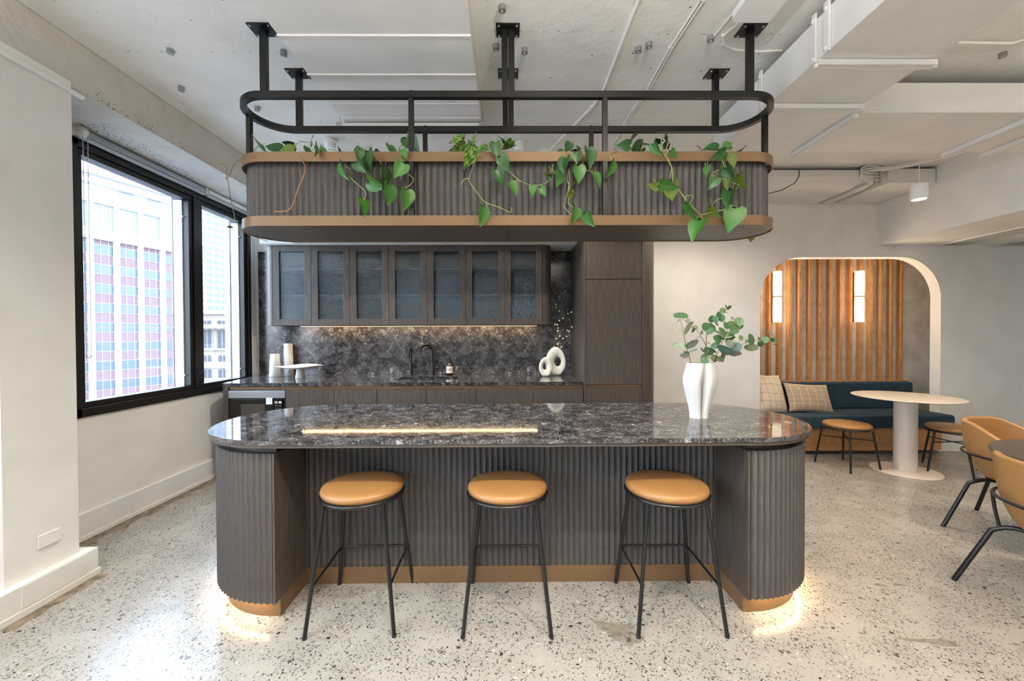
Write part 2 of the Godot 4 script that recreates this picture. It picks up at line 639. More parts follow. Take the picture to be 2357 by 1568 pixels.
# ground concrete: cement with cut stone chips
func floor_material() -> void:
	var n := 2048
	var r := RandomNumberGenerator.new()
	r.seed = 4242
	var f := FastNoiseLite.new()
	f.seed = 5
	f.frequency = 0.004
	f.fractal_octaves = 5
	var cloud: PackedByteArray = f.get_seamless_image(n, n).get_data()
	var px := PackedByteArray()
	px.resize(n * n * 3)
	for i in n * n:
		var k := 0.90 + 0.10 * cloud[i] / 255.0
		var j := (i * 7919 % 13) * 0.35
		px[i * 3] = int(160.0 * k + j)
		px[i * 3 + 1] = int(156.0 * k + j)
		px[i * 3 + 2] = int(149.0 * k + j)
	var tones := [[84, 80, 76], [98, 91, 84], [62, 60, 60], [112, 104, 96], [128, 121, 112], [72, 68, 64], [104, 86, 70], [84, 90, 96], [186, 182, 174], [46, 44, 44]]
	for c in 50000:
		var big := r.randf()
		var a := 1.3 + 2.0 * r.randf() + (3.2 * r.randf() if big > 0.82 else 0.0) + (4.0 if big > 0.992 else 0.0)
		var b := a * r.randf_range(0.4, 0.85)
		var th := r.randf() * PI
		var ca := cos(th)
		var sa := sin(th)
		var skew := r.randf_range(-0.5, 0.5)
		var cx := r.randi() % n
		var cy := r.randi() % n
		var t: Array = tones[mini(int(r.randf() * tones.size()), 9)]
		var m := int(ceil(a)) + 1
		var dens := cloud[cy * n + cx]
		if dens > 176 and r.randf() < 0.7:
			continue
		for dy in range(-m, m + 1):
			for dx in range(-m, m + 1):
				var u := (dx * ca + dy * sa) / a
				var w := (-dx * sa + dy * ca) / b + skew * u * u
				if absf(u) + absf(w) < 1.25 and absf(u) < 0.95 and absf(w) < 0.9:
					var q := (posmod(cy + dy, n) * n + posmod(cx + dx, n)) * 3
					px[q] = t[0]
					px[q + 1] = t[1]
					px[q + 2] = t[2]
	var im := Image.create_from_data(n, n, false, Image.FORMAT_RGB8, px)
	var m := mat("ground_concrete", 255, 255, 255, 0.2)
	m.albedo_texture = ImageTexture.create_from_image(im)
	planes(m, Vector3(0.38, 0.38, 0.38))
	# worn and stained patches
	m.roughness_texture = noise_tex(512, 0.012, 4, [[0.0, Color(0.7, 0.7, 0.7)], [0.5, Color(0.85, 0.85, 0.85)], [1.0, Color(1, 1, 1)]], FastNoiseLite.TYPE_SIMPLEX_SMOOTH, 15)
	m.roughness = 0.27
	var pc := mat("patch_concrete", 138, 134, 124, 0.35)
	pc.albedo_texture = noise_tex(256, 0.03, 5, [[0.0, g8(170, 168, 164)], [0.5, g8(225, 222, 217)], [1.0, g8(255, 254, 250)]], FastNoiseLite.TYPE_SIMPLEX_SMOOTH, 18)
	planes(pc, Vector3(2.5, 2.5, 2.5))
	var rawm := mat("raw_concrete", 150, 138, 122, 0.8)
	rawm.albedo_texture = noise_tex(512, 0.02, 5, [[0.0, g8(120, 116, 110)], [0.5, g8(215, 210, 202)], [1.0, g8(255, 252, 246)]], FastNoiseLite.TYPE_SIMPLEX_SMOOTH, 16)
	planes(rawm, Vector3(1.2, 1.2, 1.2))

# dark marble: fine broken white veins over mottled charcoal
func stone_material() -> void:
	var n := 1536
	var layers := []
	for p in [[0.026, 1, 22.0, 2], [0.040, 2, 16.0, 2], [0.0032, 3, 120.0, 3], [0.007, 4, 30.0, 4], [0.014, 6, 40.0, 2]]:
		var f := FastNoiseLite.new()
		f.seed = p[1]
		f.frequency = p[0]
		f.fractal_octaves = p[3]
		f.domain_warp_enabled = true
		f.domain_warp_amplitude = p[2]
		f.domain_warp_frequency = p[0] * 1.6
		layers.append(f.get_seamless_image(n, n, false, false, 0.1, false).get_data())
	var a: PackedByteArray = layers[0]
	var b: PackedByteArray = layers[1]
	var c: PackedByteArray = layers[2]
	var d: PackedByteArray = layers[3]
	var e: PackedByteArray = layers[4]
	var px := PackedByteArray()
	px.resize(n * n * 3)
	for i in n * n:
		var broken := clampf((c[i * 5 % (n * n)] - 90.0) / 60.0, 0.0, 1.0)
		var va := clampf(1.35 - absf(a[i] - 127.5) / 7.0, 0.0, 1.0) * clampf((e[i] - 112.0) / 22.0, 0.0, 1.0)
		var vb := clampf(1.3 - absf(b[i] - 127.5) / 9.0, 0.0, 1.0) * clampf((d[i] - 118.0) / 26.0, 0.0, 1.0)
		var vc := clampf(1.2 - absf(c[i] - 127.5) / 1.1, 0.0, 1.0)
		var ve := clampf(1.2 - absf(e[i] - 127.5) / 3.2, 0.0, 1.0) * (0.25 + 0.5 * broken)
		var patch := clampf((d[i] - 96.0) / 70.0, 0.0, 1.0)
		var v := clampf(va * 0.62 + vb * 0.34 + vc * 0.85 + ve * 0.6, 0.0, 1.0)
		var base := 44.0 + 30.0 * patch + (b[i] - 127.5) * 0.10
		px[i * 3] = int(lerpf(base + 1.0, 214.0, v))
		px[i * 3 + 1] = int(lerpf(base - 1.0, 210.0, v))
		px[i * 3 + 2] = int(lerpf(base, 205.0, v))
	var t := ImageTexture.create_from_image(Image.create_from_data(n, n, false, Image.FORMAT_RGB8, px))
	for p in [["stone", Vector3(0.72, 0.72, 0.72), 0.055], ["stone_splash", Vector3(0.62, 0.62, 0.62), 0.16]]:
		var m := mat(p[0], 255, 255, 255, p[2])
		m.albedo_texture = t
		planes(m, p[1])

# ------------------------------------------------------------------ the room

func room_shell() -> void:
	struct("floor", bx(V(-3.3, -0.25, -5.5), V(8.2, 0, 4.7)), M.ground_concrete)
	struct("ceiling", bx(V(-3.3, CEIL, -5.5), V(8.2, CEIL + 0.25, 4.7)), M.ceiling_paint)
	# back wall behind the kitchen
	struct("wall_back", bx(V(-3.3, 0, BACK - 0.15), V(1.4, CEIL, BACK)), M.white_paint)
	# cream wall with the arched opening to the booth seat
	var pl := PackedVector2Array()     # outline as (x, y), then stood up
	pl.append(Vector2(1.4, 0))
	pl.append(Vector2(2.975, 0))
	var top := 2.312
	var r := 0.49
	for i in 17:
		var a := PI - PI / 2 * i / 16
		pl.append(Vector2(2.975 + r + cos(a) * r, top - r + sin(a) * r))
	for i in 17:
		var a := PI / 2 - PI / 2 * i / 16
		pl.append(Vector2(5.13 - r + cos(a) * r, top - r + sin(a) * r))
	pl.append(Vector2(5.13, 0))
	pl.append(Vector2(8.2, 0))
	pl.append(Vector2(8.2, CEIL))
	pl.append(Vector2(1.4, CEIL))
	var w := MB.new()
	w.xf = Transform3D(Basis(Vector3.RIGHT, Vector3(0, 0, -1), Vector3.UP), V(0, 0, BACK + 0.01))
	w.prism(pl, 0.0, 0.12)
	struct("wall_far", w, M.cream_paint)
	# booth behind the opening
	var booth_wall := struct("wall_booth", bx(V(2.4, 0, -5.4), V(6.0, 2.9, -5.2)), M.booth_concrete)
	var slat := MB.new()
	slat.box(V(0, 0.5, -5.2), V(0.034, 2.88, -5.137), 0.002)
	var slat_mesh := slat.mesh()
	var x := 3.096
	for i in 16:
		if x + 0.034 < 5.18:
			shared(booth_wall, "slat", slat_mesh, M.oak, Transform3D(Basis(), V(x, 0, 0)))
		x += 0.1325
	struct("wall_booth_side", bx(V(2.3, 0, -5.2), V(2.4, 2.9, BACK - 0.11)), M.cream_paint)
	struct("wall_booth_end", bx(V(5.9, 0, -5.2), V(6.0, 2.9, BACK - 0.11)), M.booth_concrete)
	struct("ceiling_booth", bx(V(2.3, 2.9, -5.4), V(6.0, 3.0, BACK - 0.11)), M.cream_paint)
	# other sides, behind and beside the camera
	struct("wall_right", bx(V(8.0, 0, -5.0), V(8.2, CEIL, 4.7)), M.white_paint)
	struct("wall_front", bx(V(-3.3, 0, 4.5), V(8.2, CEIL, 4.7)), M.white_paint)
	# dropped bulkhead over the far side with a slot grille in its underside
	struct("bulkhead", bx(V(4.375, 2.45, BACK), V(8.0, CEIL, 4.5)), M.white_paint)
	for g in [[5.03, 5.36], [5.74, 6.1]]:
		var gr := thing("slot_grille", "long air grille in the underside of the dropped bulkhead, " + ("nearer the arched opening" if g[0] < 5.5 else "farther from the arched opening"), "air grille", V(g[0], 2.43, -4.6), 0, "bulkhead grilles")
		var fr := MB.new()
		for zz in [[-4.69, -4.66], [-3.0, -2.97]]:
			fr.box(V(g[0], 2.436, zz[0]), V(g[1], 2.449, zz[1]), 0.002)
		for xx in [[g[0], g[0] + 0.03], [g[1] - 0.03, g[1]]]:
			fr.box(V(xx[0], 2.436, -4.66), V(xx[1], 2.449, -3.0), 0.002)
		part(gr, "frame", fr, M.white_paint)
		for k in 5:
			var sx: float = g[0] + 0.05 + k * (g[1] - g[0] - 0.1) / 4.0
			part(gr, "slat", bx(V(sx - 0.008, 2.434, -4.66), V(sx + 0.008, 2.446, -3.0)), M.galvanised)
	# bulkhead over the kitchen
	struct("soffit_kitchen", soffit_shape(), M.duct_paint)

func window_wall() -> void:
	var z0 := -4.585
	var z1 := -2.73
	var y0 := 0.843
	var y1 := 2.765
	var w := MB.new()
	w.box(V(-3.25, 0, BACK - 0.15), V(WALL_X, y0, 4.7))
	w.box(V(-3.25, y1, BACK - 0.15), V(WALL_X, CEIL, 4.7))
	w.box(V(-3.25, y0, BACK - 0.15), V(WALL_X, y1, z0))
	w.box(V(-3.25, y0, z1), V(WALL_X, y1, -1.55))
	w.box(V(-3.25, y0, 1.4), V(WALL_X, y1, 1.8))
	w.box(V(-3.25, y0, 4.3), V(WALL_X, y1, 4.7))
	struct("wall_left", w, M.cream_paint)
	# column and edge beam
	struct("column", bx(V(WALL_X, 0, -2.31), V(-2.49, 2.86, -1.962), 0.004), M.white_paint)
	var beam := struct("beam", bx(V(WALL_X, 2.835, BACK), V(-2.5, CEIL, 4.5), 0.006), M.beam_concrete)
	# chipped and pitted spots: under the beam by the blind, along its edge, and along the board marks of the slab
	var rr := RandomNumberGenerator.new()
	rr.seed = 91
	var pits := MB.new()
	for i in 420:
		var along_z := -2.72 - 0.95 * pow(rr.randf(), 1.6)
		fleck(pits, V(-2.885 + 0.20 * pow(rr.randf(), 1.8) * (1.0 - 0.6 * (-2.72 - along_z)), 2.8345, along_z), Vector3.RIGHT, Vector3.BACK, rr.randf_range(0.0015, 0.006), rr)
	for i in 90:
		fleck(pits, V(-2.885 + 0.08 * pow(rr.randf(), 2.0), 2.8345, -4.25 - 0.4 * rr.randf()), Vector3.RIGHT, Vector3.BACK, rr.randf_range(0.0015, 0.005), rr)
	for i in 170:
		fleck(pits, V(-2.4995, 2.842 + 0.05 * pow(rr.randf(), 2.5), -2.4 - 2.2 * rr.randf()), Vector3.UP, Vector3.BACK, rr.randf_range(0.001, 0.005), rr)
	var po := part(beam, "pits", pits, M.pitted_concrete)
	po.set_meta("kind", "stuff")
	var marks := MB.new()
	for q in [[-2.44, -2.45, -1.27], [-2.27, -0.18, 0.60], [-2.29, 0.75, 1.6], [-3.10, -0.1, 1.55], [-3.28, -0.1, 1.5], [-2.06, -0.17, -0.1]]:
		for i in int((q[2] - q[1]) * 60.0):
			if rr.randf() < 0.62:
				fleck(marks, V(rr.randf_range(q[1], q[2]), CEIL - 0.0006, q[0] + rr.randf_range(-0.004, 0.004)), Vector3.RIGHT, Vector3.BACK, rr.randf_range(0.001, 0.0038), rr)
	for i in 60:
		fleck(marks, V(rr.randf_range(-2.45, 1.6), CEIL - 0.0006, rr.randf_range(-3.3, -1.9)), Vector3.RIGHT, Vector3.BACK, rr.randf_range(0.002, 0.007), rr)
	var mo := part(get_node("ceiling"), "board_marks", marks, M.pitted_concrete)
	mo.set_meta("kind", "stuff")
	# skirting round the column and along the wall
	var sk := struct_node("baseboard_left")
	var a := MB.new()
	a.box(V(WALL_X, 0.03, -4.0), V(-2.935, 0.185, -2.31), 0.003)
	a.box(V(WALL_X, 0.0, -4.0), V(-2.925, 0.03, -2.31), 0.002)
	part(sk, "board", a, M.white_paint)
	var b := MB.new()
	b.box(V(WALL_X, 0.035, -2.365), V(-2.44, 0.158, -1.905), 0.003)
	b.box(V(WALL_X, 0.0, -2.372), V(-2.433, 0.035, -1.898), 0.002)
	part(sk, "plinth", b, M.white_paint)
	part(sk, "cover", bx(V(-2.45, 0.04, -2.30), V(-2.4375, 0.152, -1.99), 0.001), M.white_paint)
	# ragged unground strip of slab along the wall
	var rs := MB.new()
	var pl := PackedVector2Array()
	pl.append(Vector2(-2.93, -4.0))
	pl.append(Vector2(-2.93, -2.35))
	for i in 24:
		var zz := -2.35 - 1.65 * i / 23.0
		pl.append(Vector2(-2.84 + 0.02 * sin(i * 1.7) + 0.015 * sin(i * 4.1), zz))
	rs.prism(pl, 0.0, 0.0012, true, false)
	var rs2 := PackedVector2Array([Vector2(-2.43, -1.9), Vector2(-2.43, -2.36)])
	for i in 14:
		rs2.append(Vector2(-2.375 + 0.012 * sin(i * 2.1), -2.36 + 0.46 * i / 13.0))
	rs.prism(rs2, 0.0, 0.0012, true, false)
	struct("floor_edge", rs, M.raw_concrete)
	# patched and worn spots in the ground slab
	for q in [[0.50, -1.87, 0.085, 0.055, 0.5], [0.565, -1.81, 0.05, 0.03, -0.6], [1.92, -1.78, 0.12, 0.018, 0.15], [2.06, -2.19, 0.035, 0.012, 0.2], [2.17, -2.19, 0.03, 0.011, 0.2], [-0.015, -2.06, 0.018, 0.012, 0.0], [-0.09, -2.075, 0.02, 0.013, 0.0]]:
		var pp := PackedVector2Array()
		for i in 22:
			var an := TAU * i / 22.0
			var k := 1.0 + 0.28 * sin(an * 3.0 + q[0] * 9.0) + 0.16 * sin(an * 7.0 + q[1] * 5.0)
			var e := Vector2(cos(an) * q[2] * k, sin(an) * q[3] * k).rotated(q[4])
			pp.append(Vector2(q[0], q[1]) + e)
		var pm := MB.new()
		pm.prism(pp, 0.0, 0.0007, true, false)
		struct("floor_patch", pm, M.patch_concrete)
	# the window in view, then two out of view that let in daylight
	window("window_1", z0, z1, y0, y1, -3.80)
	window("window_2", -1.55, 1.4, y0, y1, 0.0)  # out of view, placed to light the near face of the column
	window("window_3", 1.8, 4.3, y0, y1, 3.0)  # added out of view for fill daylight from the side
	# roller blinds
	for q in [[-3.865, -2.735, 0.036, "long grey roller blind casing above the wide window pane"], [-4.58, -3.885, 0.026, "short pale roller blind casing above the narrow window pane"]]:
		var t := thing("roller_blind", q[3], "blind", V(-2.9, 2.76, q[1]))
		for e in [q[0], q[1] - 0.008]:
			part(t, "bracket", bx(V(WALL_X, 2.77, e), V(-2.885, 2.832, e + 0.008), 0.002), M.plastic_white)
		var ca := MB.new()
		ca.box(V(WALL_X + 0.001, 2.815 - q[2], q[0] + 0.008), V(-2.895, 2.83, q[1] - 0.008), 0.012)
		part(t, "casing", ca, M.steel_trim if q[2] > 0.03 else M.plastic_white)
		var bar := MB.new()
		bar.box(V(-2.935, 2.755, q[0] + 0.012), V(-2.91, 2.785, q[1] - 0.012), 0.006)
		part(t, "bottom_bar", bar, M.aluminium)
		if q[2] > 0.03:
			var knob := MB.new()
			knob.xf = Transform3D(Basis(Vector3.RIGHT, PI / 2), V(-2.905, 2.80, q[1]))
			knob.lathe([Vector2(0, 0.0), Vector2(0.034, 0.0), Vector2(0.036, -0.012), Vector2(0.036, -0.03), Vector2(0.0, -0.03)], 24)
			part(t, "end_cap", knob, M.plastic_white)
	# bead chains
	for q in [[-2.755, 2.79, 1.275, -2.885, "long loop of steel bead chain hanging at the wide window"], [-4.64, 2.75, 1.42, -2.95, "loop of bead chain hanging on the wall strip beside the marble"]]:
		var t := thing("blind_chain", q[4], "chain", V(q[3], q[2], q[0]))
		for s in [-1.0, 1.0]:
			var c := MB.new()
			var y: float = q[1]
			while y > q[2]:
				c.ball(V(q[3], y, q[0] + 0.016 * s), V(0.0042, 0.0042, 0.0042), 6)
				y -= 0.0096
			part(t, "bead_string", c, M.aluminium)
		var lo := MB.new()
		for k in 13:
			var an := PI * k / 12.0
			lo.ball(V(q[3], q[2] - 0.016 * sin(an), q[0] + 0.016 * cos(an)), V(0.0042, 0.0042, 0.0042), 6)
		part(t, "loop", lo, M.aluminium)
	# blank plate on the column
	var sw := thing("wall_plate", "blank white plate low on the white column", "wall plate", V(-2.49, 0.28, -2.155))
	part(sw, "plate", bx(V(-2.49, 0.281, -2.208), V(-2.481, 0.352, -2.10), 0.004), M.plastic_white)
	# conduit on the column head
	var cd := thing("surface_conduit", "thin white conduit running along the head of the column", "conduit", V(-2.48, 2.78, -2.36))
	part(cd, "channel", bx(V(-2.49, 2.785, -2.36), V(-2.468, 2.805, -0.9), 0.002), M.plastic_white)

func window(called: String, z0: float, z1: float, y0: float, y1: float, split: float) -> void:
	var w := struct_node(called)
	var d: Material = M.window_frame
	var x0 := -3.16
	var f := MB.new()
	f.box(V(x0, y0, z0), V(-2.945, y0 + 0.062, z1), 0.004)          # sill rail
	f.box(V(x0, y1 - 0.055, z0), V(-2.945, y1, z1), 0.004)
	f.box(V(x0, y0, z0), V(-2.945, y1, z0 + 0.05), 0.004)
	f.box(V(x0, y0, z1 - 0.035), V(-2.945, y1, z1), 0.004)
	f.box(V(x0, y0, split - 0.05), V(-2.95, y1, split + 0.03), 0.004)
	part(w, "frame", f, d)
	for s in [[z0 + 0.05, split - 0.05], [split + 0.03, z1 - 0.035]]:
		var g := MB.new()
		var a: float = s[0]
		var b: float = s[1]
		var t := 0.042
		g.box(V(-3.06, y0 + 0.062, a), V(-2.965, y0 + 0.062 + t, b), 0.004)
		g.box(V(-3.06, y1 - 0.055 - t, a), V(-2.965, y1 - 0.055, b), 0.004)
		g.box(V(-3.06, y0 + 0.062 + t, a), V(-2.965, y1 - 0.055 - t, a + t), 0.004)
		g.box(V(-3.06, y0 + 0.062 + t, b - t), V(-2.965, y1 - 0.055 - t, b), 0.004)
		var sash := part(w, "sash", g, d)
		part(sash, "pane", bx(V(-3.016, y0 + 0.09, a + t - 0.006), V(-3.012, y1 - 0.085, b - t + 0.006)), M.window_glass)
		var tr := MB.new()
		tr.box(V(-3.10, y0 + 0.1, a + t - 0.002), V(-3.02, y1 - 0.1, a + t + 0.012), 0.002)
		part(sash, "track", tr, M.aluminium)
		var sc := MB.new()
		for yy in [y0 + 0.2, y1 - 0.25]:
			sc.ball(V(-3.01, yy, a + t + 0.014), V(0.007, 0.007, 0.005), 8)
		part(sash, "screw", sc, M.plastic_white)
	var h := MB.new()
	h.box(V(-2.95, 1.05, split - 0.012), V(-2.935, 1.09, split + 0.012), 0.003)
	h.box(V(-2.94, 1.04, split - 0.008), V(-2.925, 1.06, split + 0.008), 0.003)
	part(w, "latch", h, d)

func ceiling_services() -> void:
	# wide flat duct under the slab
	var d := thing("flat_duct", "wide flat white duct fixed under the slab beside the planter posts", "duct", V(-0.72, 3.04, -2.4))
	var zs := [0.6, -1.0, -2.20, -2.525, -2.835, -3.02, -3.29]
	for i in zs.size() - 1:
		var lo: float = zs[i + 1]
		var hi: float = zs[i]
		var b := MB.new()
		b.xf = Transform3D(Basis(Vector3.RIGHT, deg_to_rad([0.0, 0.3, 0.8, -1.2, -0.8, 0.0][i])), V(0, 3.075, (lo + hi) / 2))
		b.box(V(-1.255, -0.035, (lo - hi) / 2 + 0.003), V(-0.205, 0.035, (hi - lo) / 2 - 0.003), 0.004)
		part(d, "panel", b, M.duct_paint)
		if i > 0:
			part(d, "seam", bx(V(-1.258, 3.034, hi - 0.006), V(-0.202, 3.048, hi + 0.006), 0.003), M.white_paint)
	var rail := thing("duct_support", "white channel carrying the far end of the flat duct", "channel", V(-0.72, 2.98, -3.08))
	part(rail, "channel", bx(V(-1.30, 2.985, -3.11), V(-0.19, 3.03, -3.07), 0.003), M.white_paint)
	for x in [-1.29, -0.2]:
		var r := MB.new()
		r.tube([V(x, 2.975, -3.09), V(x, CEIL, -3.09)], 0.005, 8)
		part(rail, "rod", r, M.galvanised)
		part(rail, "bracket", bx(V(x - 0.022, 2.97, -3.118), V(x + 0.022, 3.036, -3.062), 0.003), M.galvanised)
	# long duct coming over the room, and the cross duct it joins
	var m := thing("air_duct", "long rectangular duct under the slab running from overhead to the cross duct", "duct", V(1.94, 2.845, -1.0))
	var cuts := [2.5, -0.4, -1.35, -2.12, -2.60, -3.17]
	for i in cuts.size() - 1:
		var b := MB.new()
		b.box(V(1.635, 2.848, cuts[i + 1] + 0.001), V(2.24, 3.07, cuts[i] - 0.001), 0.003)
		part(m, "section", b, M.duct_paint)
	var c := thing("cross_duct", "wide rectangular duct crossing below the slab towards the bulkhead", "duct", V(3.3, 2.845, -2.9))
	part(c, "section", bx(V(2.242, 2.848, -3.17), V(4.374, 3.04, -2.60), 0.003), M.duct_paint)
	part(c, "flange", bx(V(2.30, 2.842, -2.606), V(4.374, 2.856, -2.594), 0.002), M.duct_paint)
	# struts and hangers
	var n := 0
	var lab := ["flat strut under the long duct, nearest overhead", "flat strut under the long duct near the planter frame", "strut running under the cross duct from its joint with the long duct", "strut under the cross duct nearest its far corner", "short strut under the cross duct beside the far corner"]
	for q in [[V(1.63, 2.822, -2.135), V(2.26, 2.846, -2.095)], [V(1.63, 2.822, -2.535), V(2.23, 2.846, -2.495)], [V(2.25, 2.822, -3.18), V(2.29, 2.846, -2.60)], [V(3.46, 2.818, -3.18), V(3.50, 2.846, -2.40)], [V(3.79, 2.818, -3.20), V(3.825, 2.846, -2.50)]]:
		var s := thing("strut_channel", "painted " + lab[n], "strut", q[0])
		part(s, "rail", bx(q[0], q[1], 0.002), M.duct_paint)
		var lips := MB.new()
		var long_x: bool = (q[1].x - q[0].x) > 0.2
		if long_x:
			lips.box(V(q[0].x, q[0].y - 0.006, q[0].z), V(q[1].x, q[0].y, q[0].z + 0.01))
			lips.box(V(q[0].x, q[0].y - 0.006, q[1].z - 0.01), V(q[1].x, q[0].y, q[1].z))
		else:
			lips.box(V(q[0].x, q[0].y - 0.006, q[0].z), V(q[0].x + 0.01, q[0].y, q[1].z))
			lips.box(V(q[1].x - 0.01, q[0].y - 0.006, q[0].z), V(q[1].x, q[0].y, q[1].z))
		part(s, "lip", lips, M.duct_paint)
		for e in [q[0], V(q[1].x, q[0].y, q[0].z) if long_x else V(q[0].x, q[0].y, q[1].z)]:
			var nut := MB.new()
			var cx: float = e.x if long_x else (q[0].x + q[1].x) / 2
			var cz: float = (q[0].z + q[1].z) / 2 if long_x else e.z
			nut.lathe([Vector2(0, -0.014), Vector2(0.012, -0.014), Vector2(0.012, 0.004), Vector2(0, 0.004)], 8, V(cx, q[0].y, cz))
			part(s, "nut", nut, M.duct_paint)
		n += 1
	for q in [[-2.04, "broad flat hanger strap on the side of the long duct"], [-2.125, "narrow bolted hanger on the side of the long duct"], [-2.575, "bolted hanger on the duct side behind the planter ring"]]:
		var s := thing("duct_hanger", q[1], "hanger", V(1.63, 2.85, q[0]))
		var wide := 0.018 if q[0] > -2.1 else 0.013
		part(s, "strap", bx(V(1.622, 2.84, q[0] - wide), V(1.634, 3.10, q[0] + wide), 0.002), M.duct_paint)
		for yy in [2.86, 3.06]:
			var bo := MB.new()
			bo.ball(V(1.62, yy, q[0]), V(0.008, 0.012, 0.012), 8)
			part(s, "bolt", bo, M.duct_paint)
	# wrapped duct, casing and cables at the cream wall
	var wr := thing("wrapped_duct", "cloth wrapped duct with dark tape along the top of the cream wall", "duct", V(2.8, 2.95, -4.4))
	var prof := PackedVector2Array()
	for q in [Vector2(-4.69, 2.945), Vector2(-4.25, 2.945), Vector2(-4.14, 2.97), Vector2(-4.09, 3.02), Vector2(-4.085, 3.085), Vector2(-4.69, 3.085)]:
		prof.append(q)
	var wm := MB.new()
	wm.xf = Transform3D(Basis(V(0, 0, 1), V(1, 0, 0), V(0, 1, 0)), V(0, 0, 0))   # (x, y, z) of the prism become (z, x, y)
	wm.prism(prof, 1.45, 3.80)
	part(wr, "wrap", wm, M.duct_paint)
	var tape := MB.new()
	tape.tube([V(2.98, 3.085, -4.082), V(2.98, 3.02, -4.087), V(2.97, 2.97, -4.137), V(2.92, 2.942, -4.25), V(2.66, 2.942, -4.62)], 0.0045, 6)
	part(wr, "tape_seam", tape, M.dark_tape)
	var cs := thing("fan_casing", "pale metal fan casing beside the coiled cables", "casing", V(4.1, 2.95, -4.3))
	part(cs, "casing", bx(V(3.88, 2.945, -4.69), V(4.368, 3.09, -4.06), 0.004), M.duct_paint)
	for k in 3:
		var gl := MB.new()
		gl.tube([V(3.88, 2.975 + 0.03 * k, -4.10), V(3.85, 2.975 + 0.03 * k, -4.10)], 0.011, 10)
		part(cs, "gland", gl, M.white_paint)
	var cl := ["lowest", "middle", "topmost"]
	for k in 3:
		var y := 2.975 + 0.03 * k
		var cb := thing("power_cable", "white cable looping into the fan casing, " + cl[k] + " of three", "cable", V(3.7, 3.0, -4.1))
		var pts := []
		for i in 15:
			var an := -PI / 2 - PI * i / 14.0
			pts.append(V(3.70 + cos(an) * 0.10 + (0.13 if i == 0 else 0.0), y + 0.045 + sin(an) * (0.045 - 0.006 * k), -4.06 + 0.01 * sin(an)))
		pts.append(V(3.8, y + 0.085 - 0.02 * k, -4.03))
		pts.append(V(4.0, 3.07 + 0.006 * k, -3.95))
		pts.append(V(4.2, 3.08, -3.7))
		pts.append(V(4.3, 3.085, -3.3))
		var tb := MB.new()
		tb.tube(pts, 0.0085, 8)
		part(cb, "sheath", tb, M.white_paint)
	var ang := thing("angle_iron", "grey steel angle under the wrapped duct end", "bracket", V(3.6, 2.94, -4.4))
	var am := MB.new()
	am.xf = Transform3D(Basis(Vector3.UP, 0.05), V(3.66, 2.935, -4.36))
	am.box(V(-0.015, -0.004, -0.30), V(0.015, 0.0, 0.30), 0.001)
	am.box(V(-0.015, 0.0, -0.30), V(-0.011, 0.02, 0.30), 0.001)
	part(ang, "angle", am, M.galvanised)
	var sup := MB.new()
	for dx in [0.0, 0.05]:
		sup.box(V(3.74 + dx, 2.94, -4.08), V(3.765 + dx, CEIL, -4.055), 0.002)
	part(ang, "drop_rod", sup, M.galvanised)
	# conduits and cables on the slab
	for q in [["straight white conduit along the slab, first beside the flat duct", [V(0.668, 3.112, 0.5), V(0.668, 3.112, -2.05), V(0.666, 3.112, -2.82), V(0.63, 3.112, -3.005), V(0.513, 3.112, -3.33), V(0.35, 3.112, -3.8)], 0.011], ["pair of white cables clipped to the slab above the planter, first of two", [V(0.985, 3.112, 0.5), V(0.985, 3.112, -2.05), V(0.965, 3.112, -2.39), V(0.968, 3.112, -2.82), V(0.94, 3.112, -3.05), V(0.938, 3.112, -3.31), V(0.95, 3.112, -3.64), V(0.99, 3.112, -3.8)], 0.006], ["pair of white cables clipped to the slab above the planter, second of two", [V(1.005, 3.112, 0.5), V(1.003, 3.112, -2.05), V(0.981, 3.112, -2.39), V(0.986, 3.112, -2.82), V(0.955, 3.112, -3.05), V(0.956, 3.112, -3.31), V(0.966, 3.112, -3.64), V(1.0, 3.112, -3.8)], 0.006], ["white cable sweeping from the access box to the long duct", [V(1.266, 3.112, -2.198), V(1.233, 3.112, -2.293), V(1.268, 3.112, -2.362), V(1.359, 3.112, -2.404), V(1.499, 3.112, -2.419), V(1.65, 3.112, -2.411)], 0.006], ["thin white cable from the far anchor to the access box", [V(1.18, 3.112, -2.31), V(1.20, 3.112, -2.124), V(1.202, 3.112, -2.0)], 0.004], ["white conduit on the slab past the long duct", [V(2.3, 3.10, -2.32), V(2.627, 3.10, -2.328), V(2.955, 3.10, -2.334), V(3.2, 3.10, -2.1)], 0.008]]:
		var t := thing("ceiling_cable", q[0], "cable", q[1][0])
		var tb := MB.new()
		tb.tube(q[1], q[2], 8)
		part(t, "run", tb, M.white_paint)
		for i in q[1].size() - 2:
			var p: Vector3 = q[1][i + 1]
			part(t, "clip", bx(p - V(q[2] * 1.6, 0.006, 0.006), p + V(q[2] * 1.6, 0.008, 0.006), 0.002), M.plastic_white)
	# old anchors in the slab
	var where := ["overhead above the middle planter post", "between the flat duct and the middle post", "just past the middle planter post", "between the conduit and the cable pair, farther", "between the conduit and the cable pair, nearer", "close to the access box", "nearest the beam over the wide window", "between the beam and the flat duct", "above the beam over the narrow window", "seen through the planter ring end", "past the long duct near the bulkhead"]
	var an2 := [[-0.03, -2.1], [-0.07, -2.38], [0.1, -2.41], [0.83, -2.36], [0.78, -2.4], [1.17, -2.31], [-2.02, -2.42], [-1.35, -2.43], [-2.25, -2.78], [-1.88, -3.02], [3.03, -2.44]]
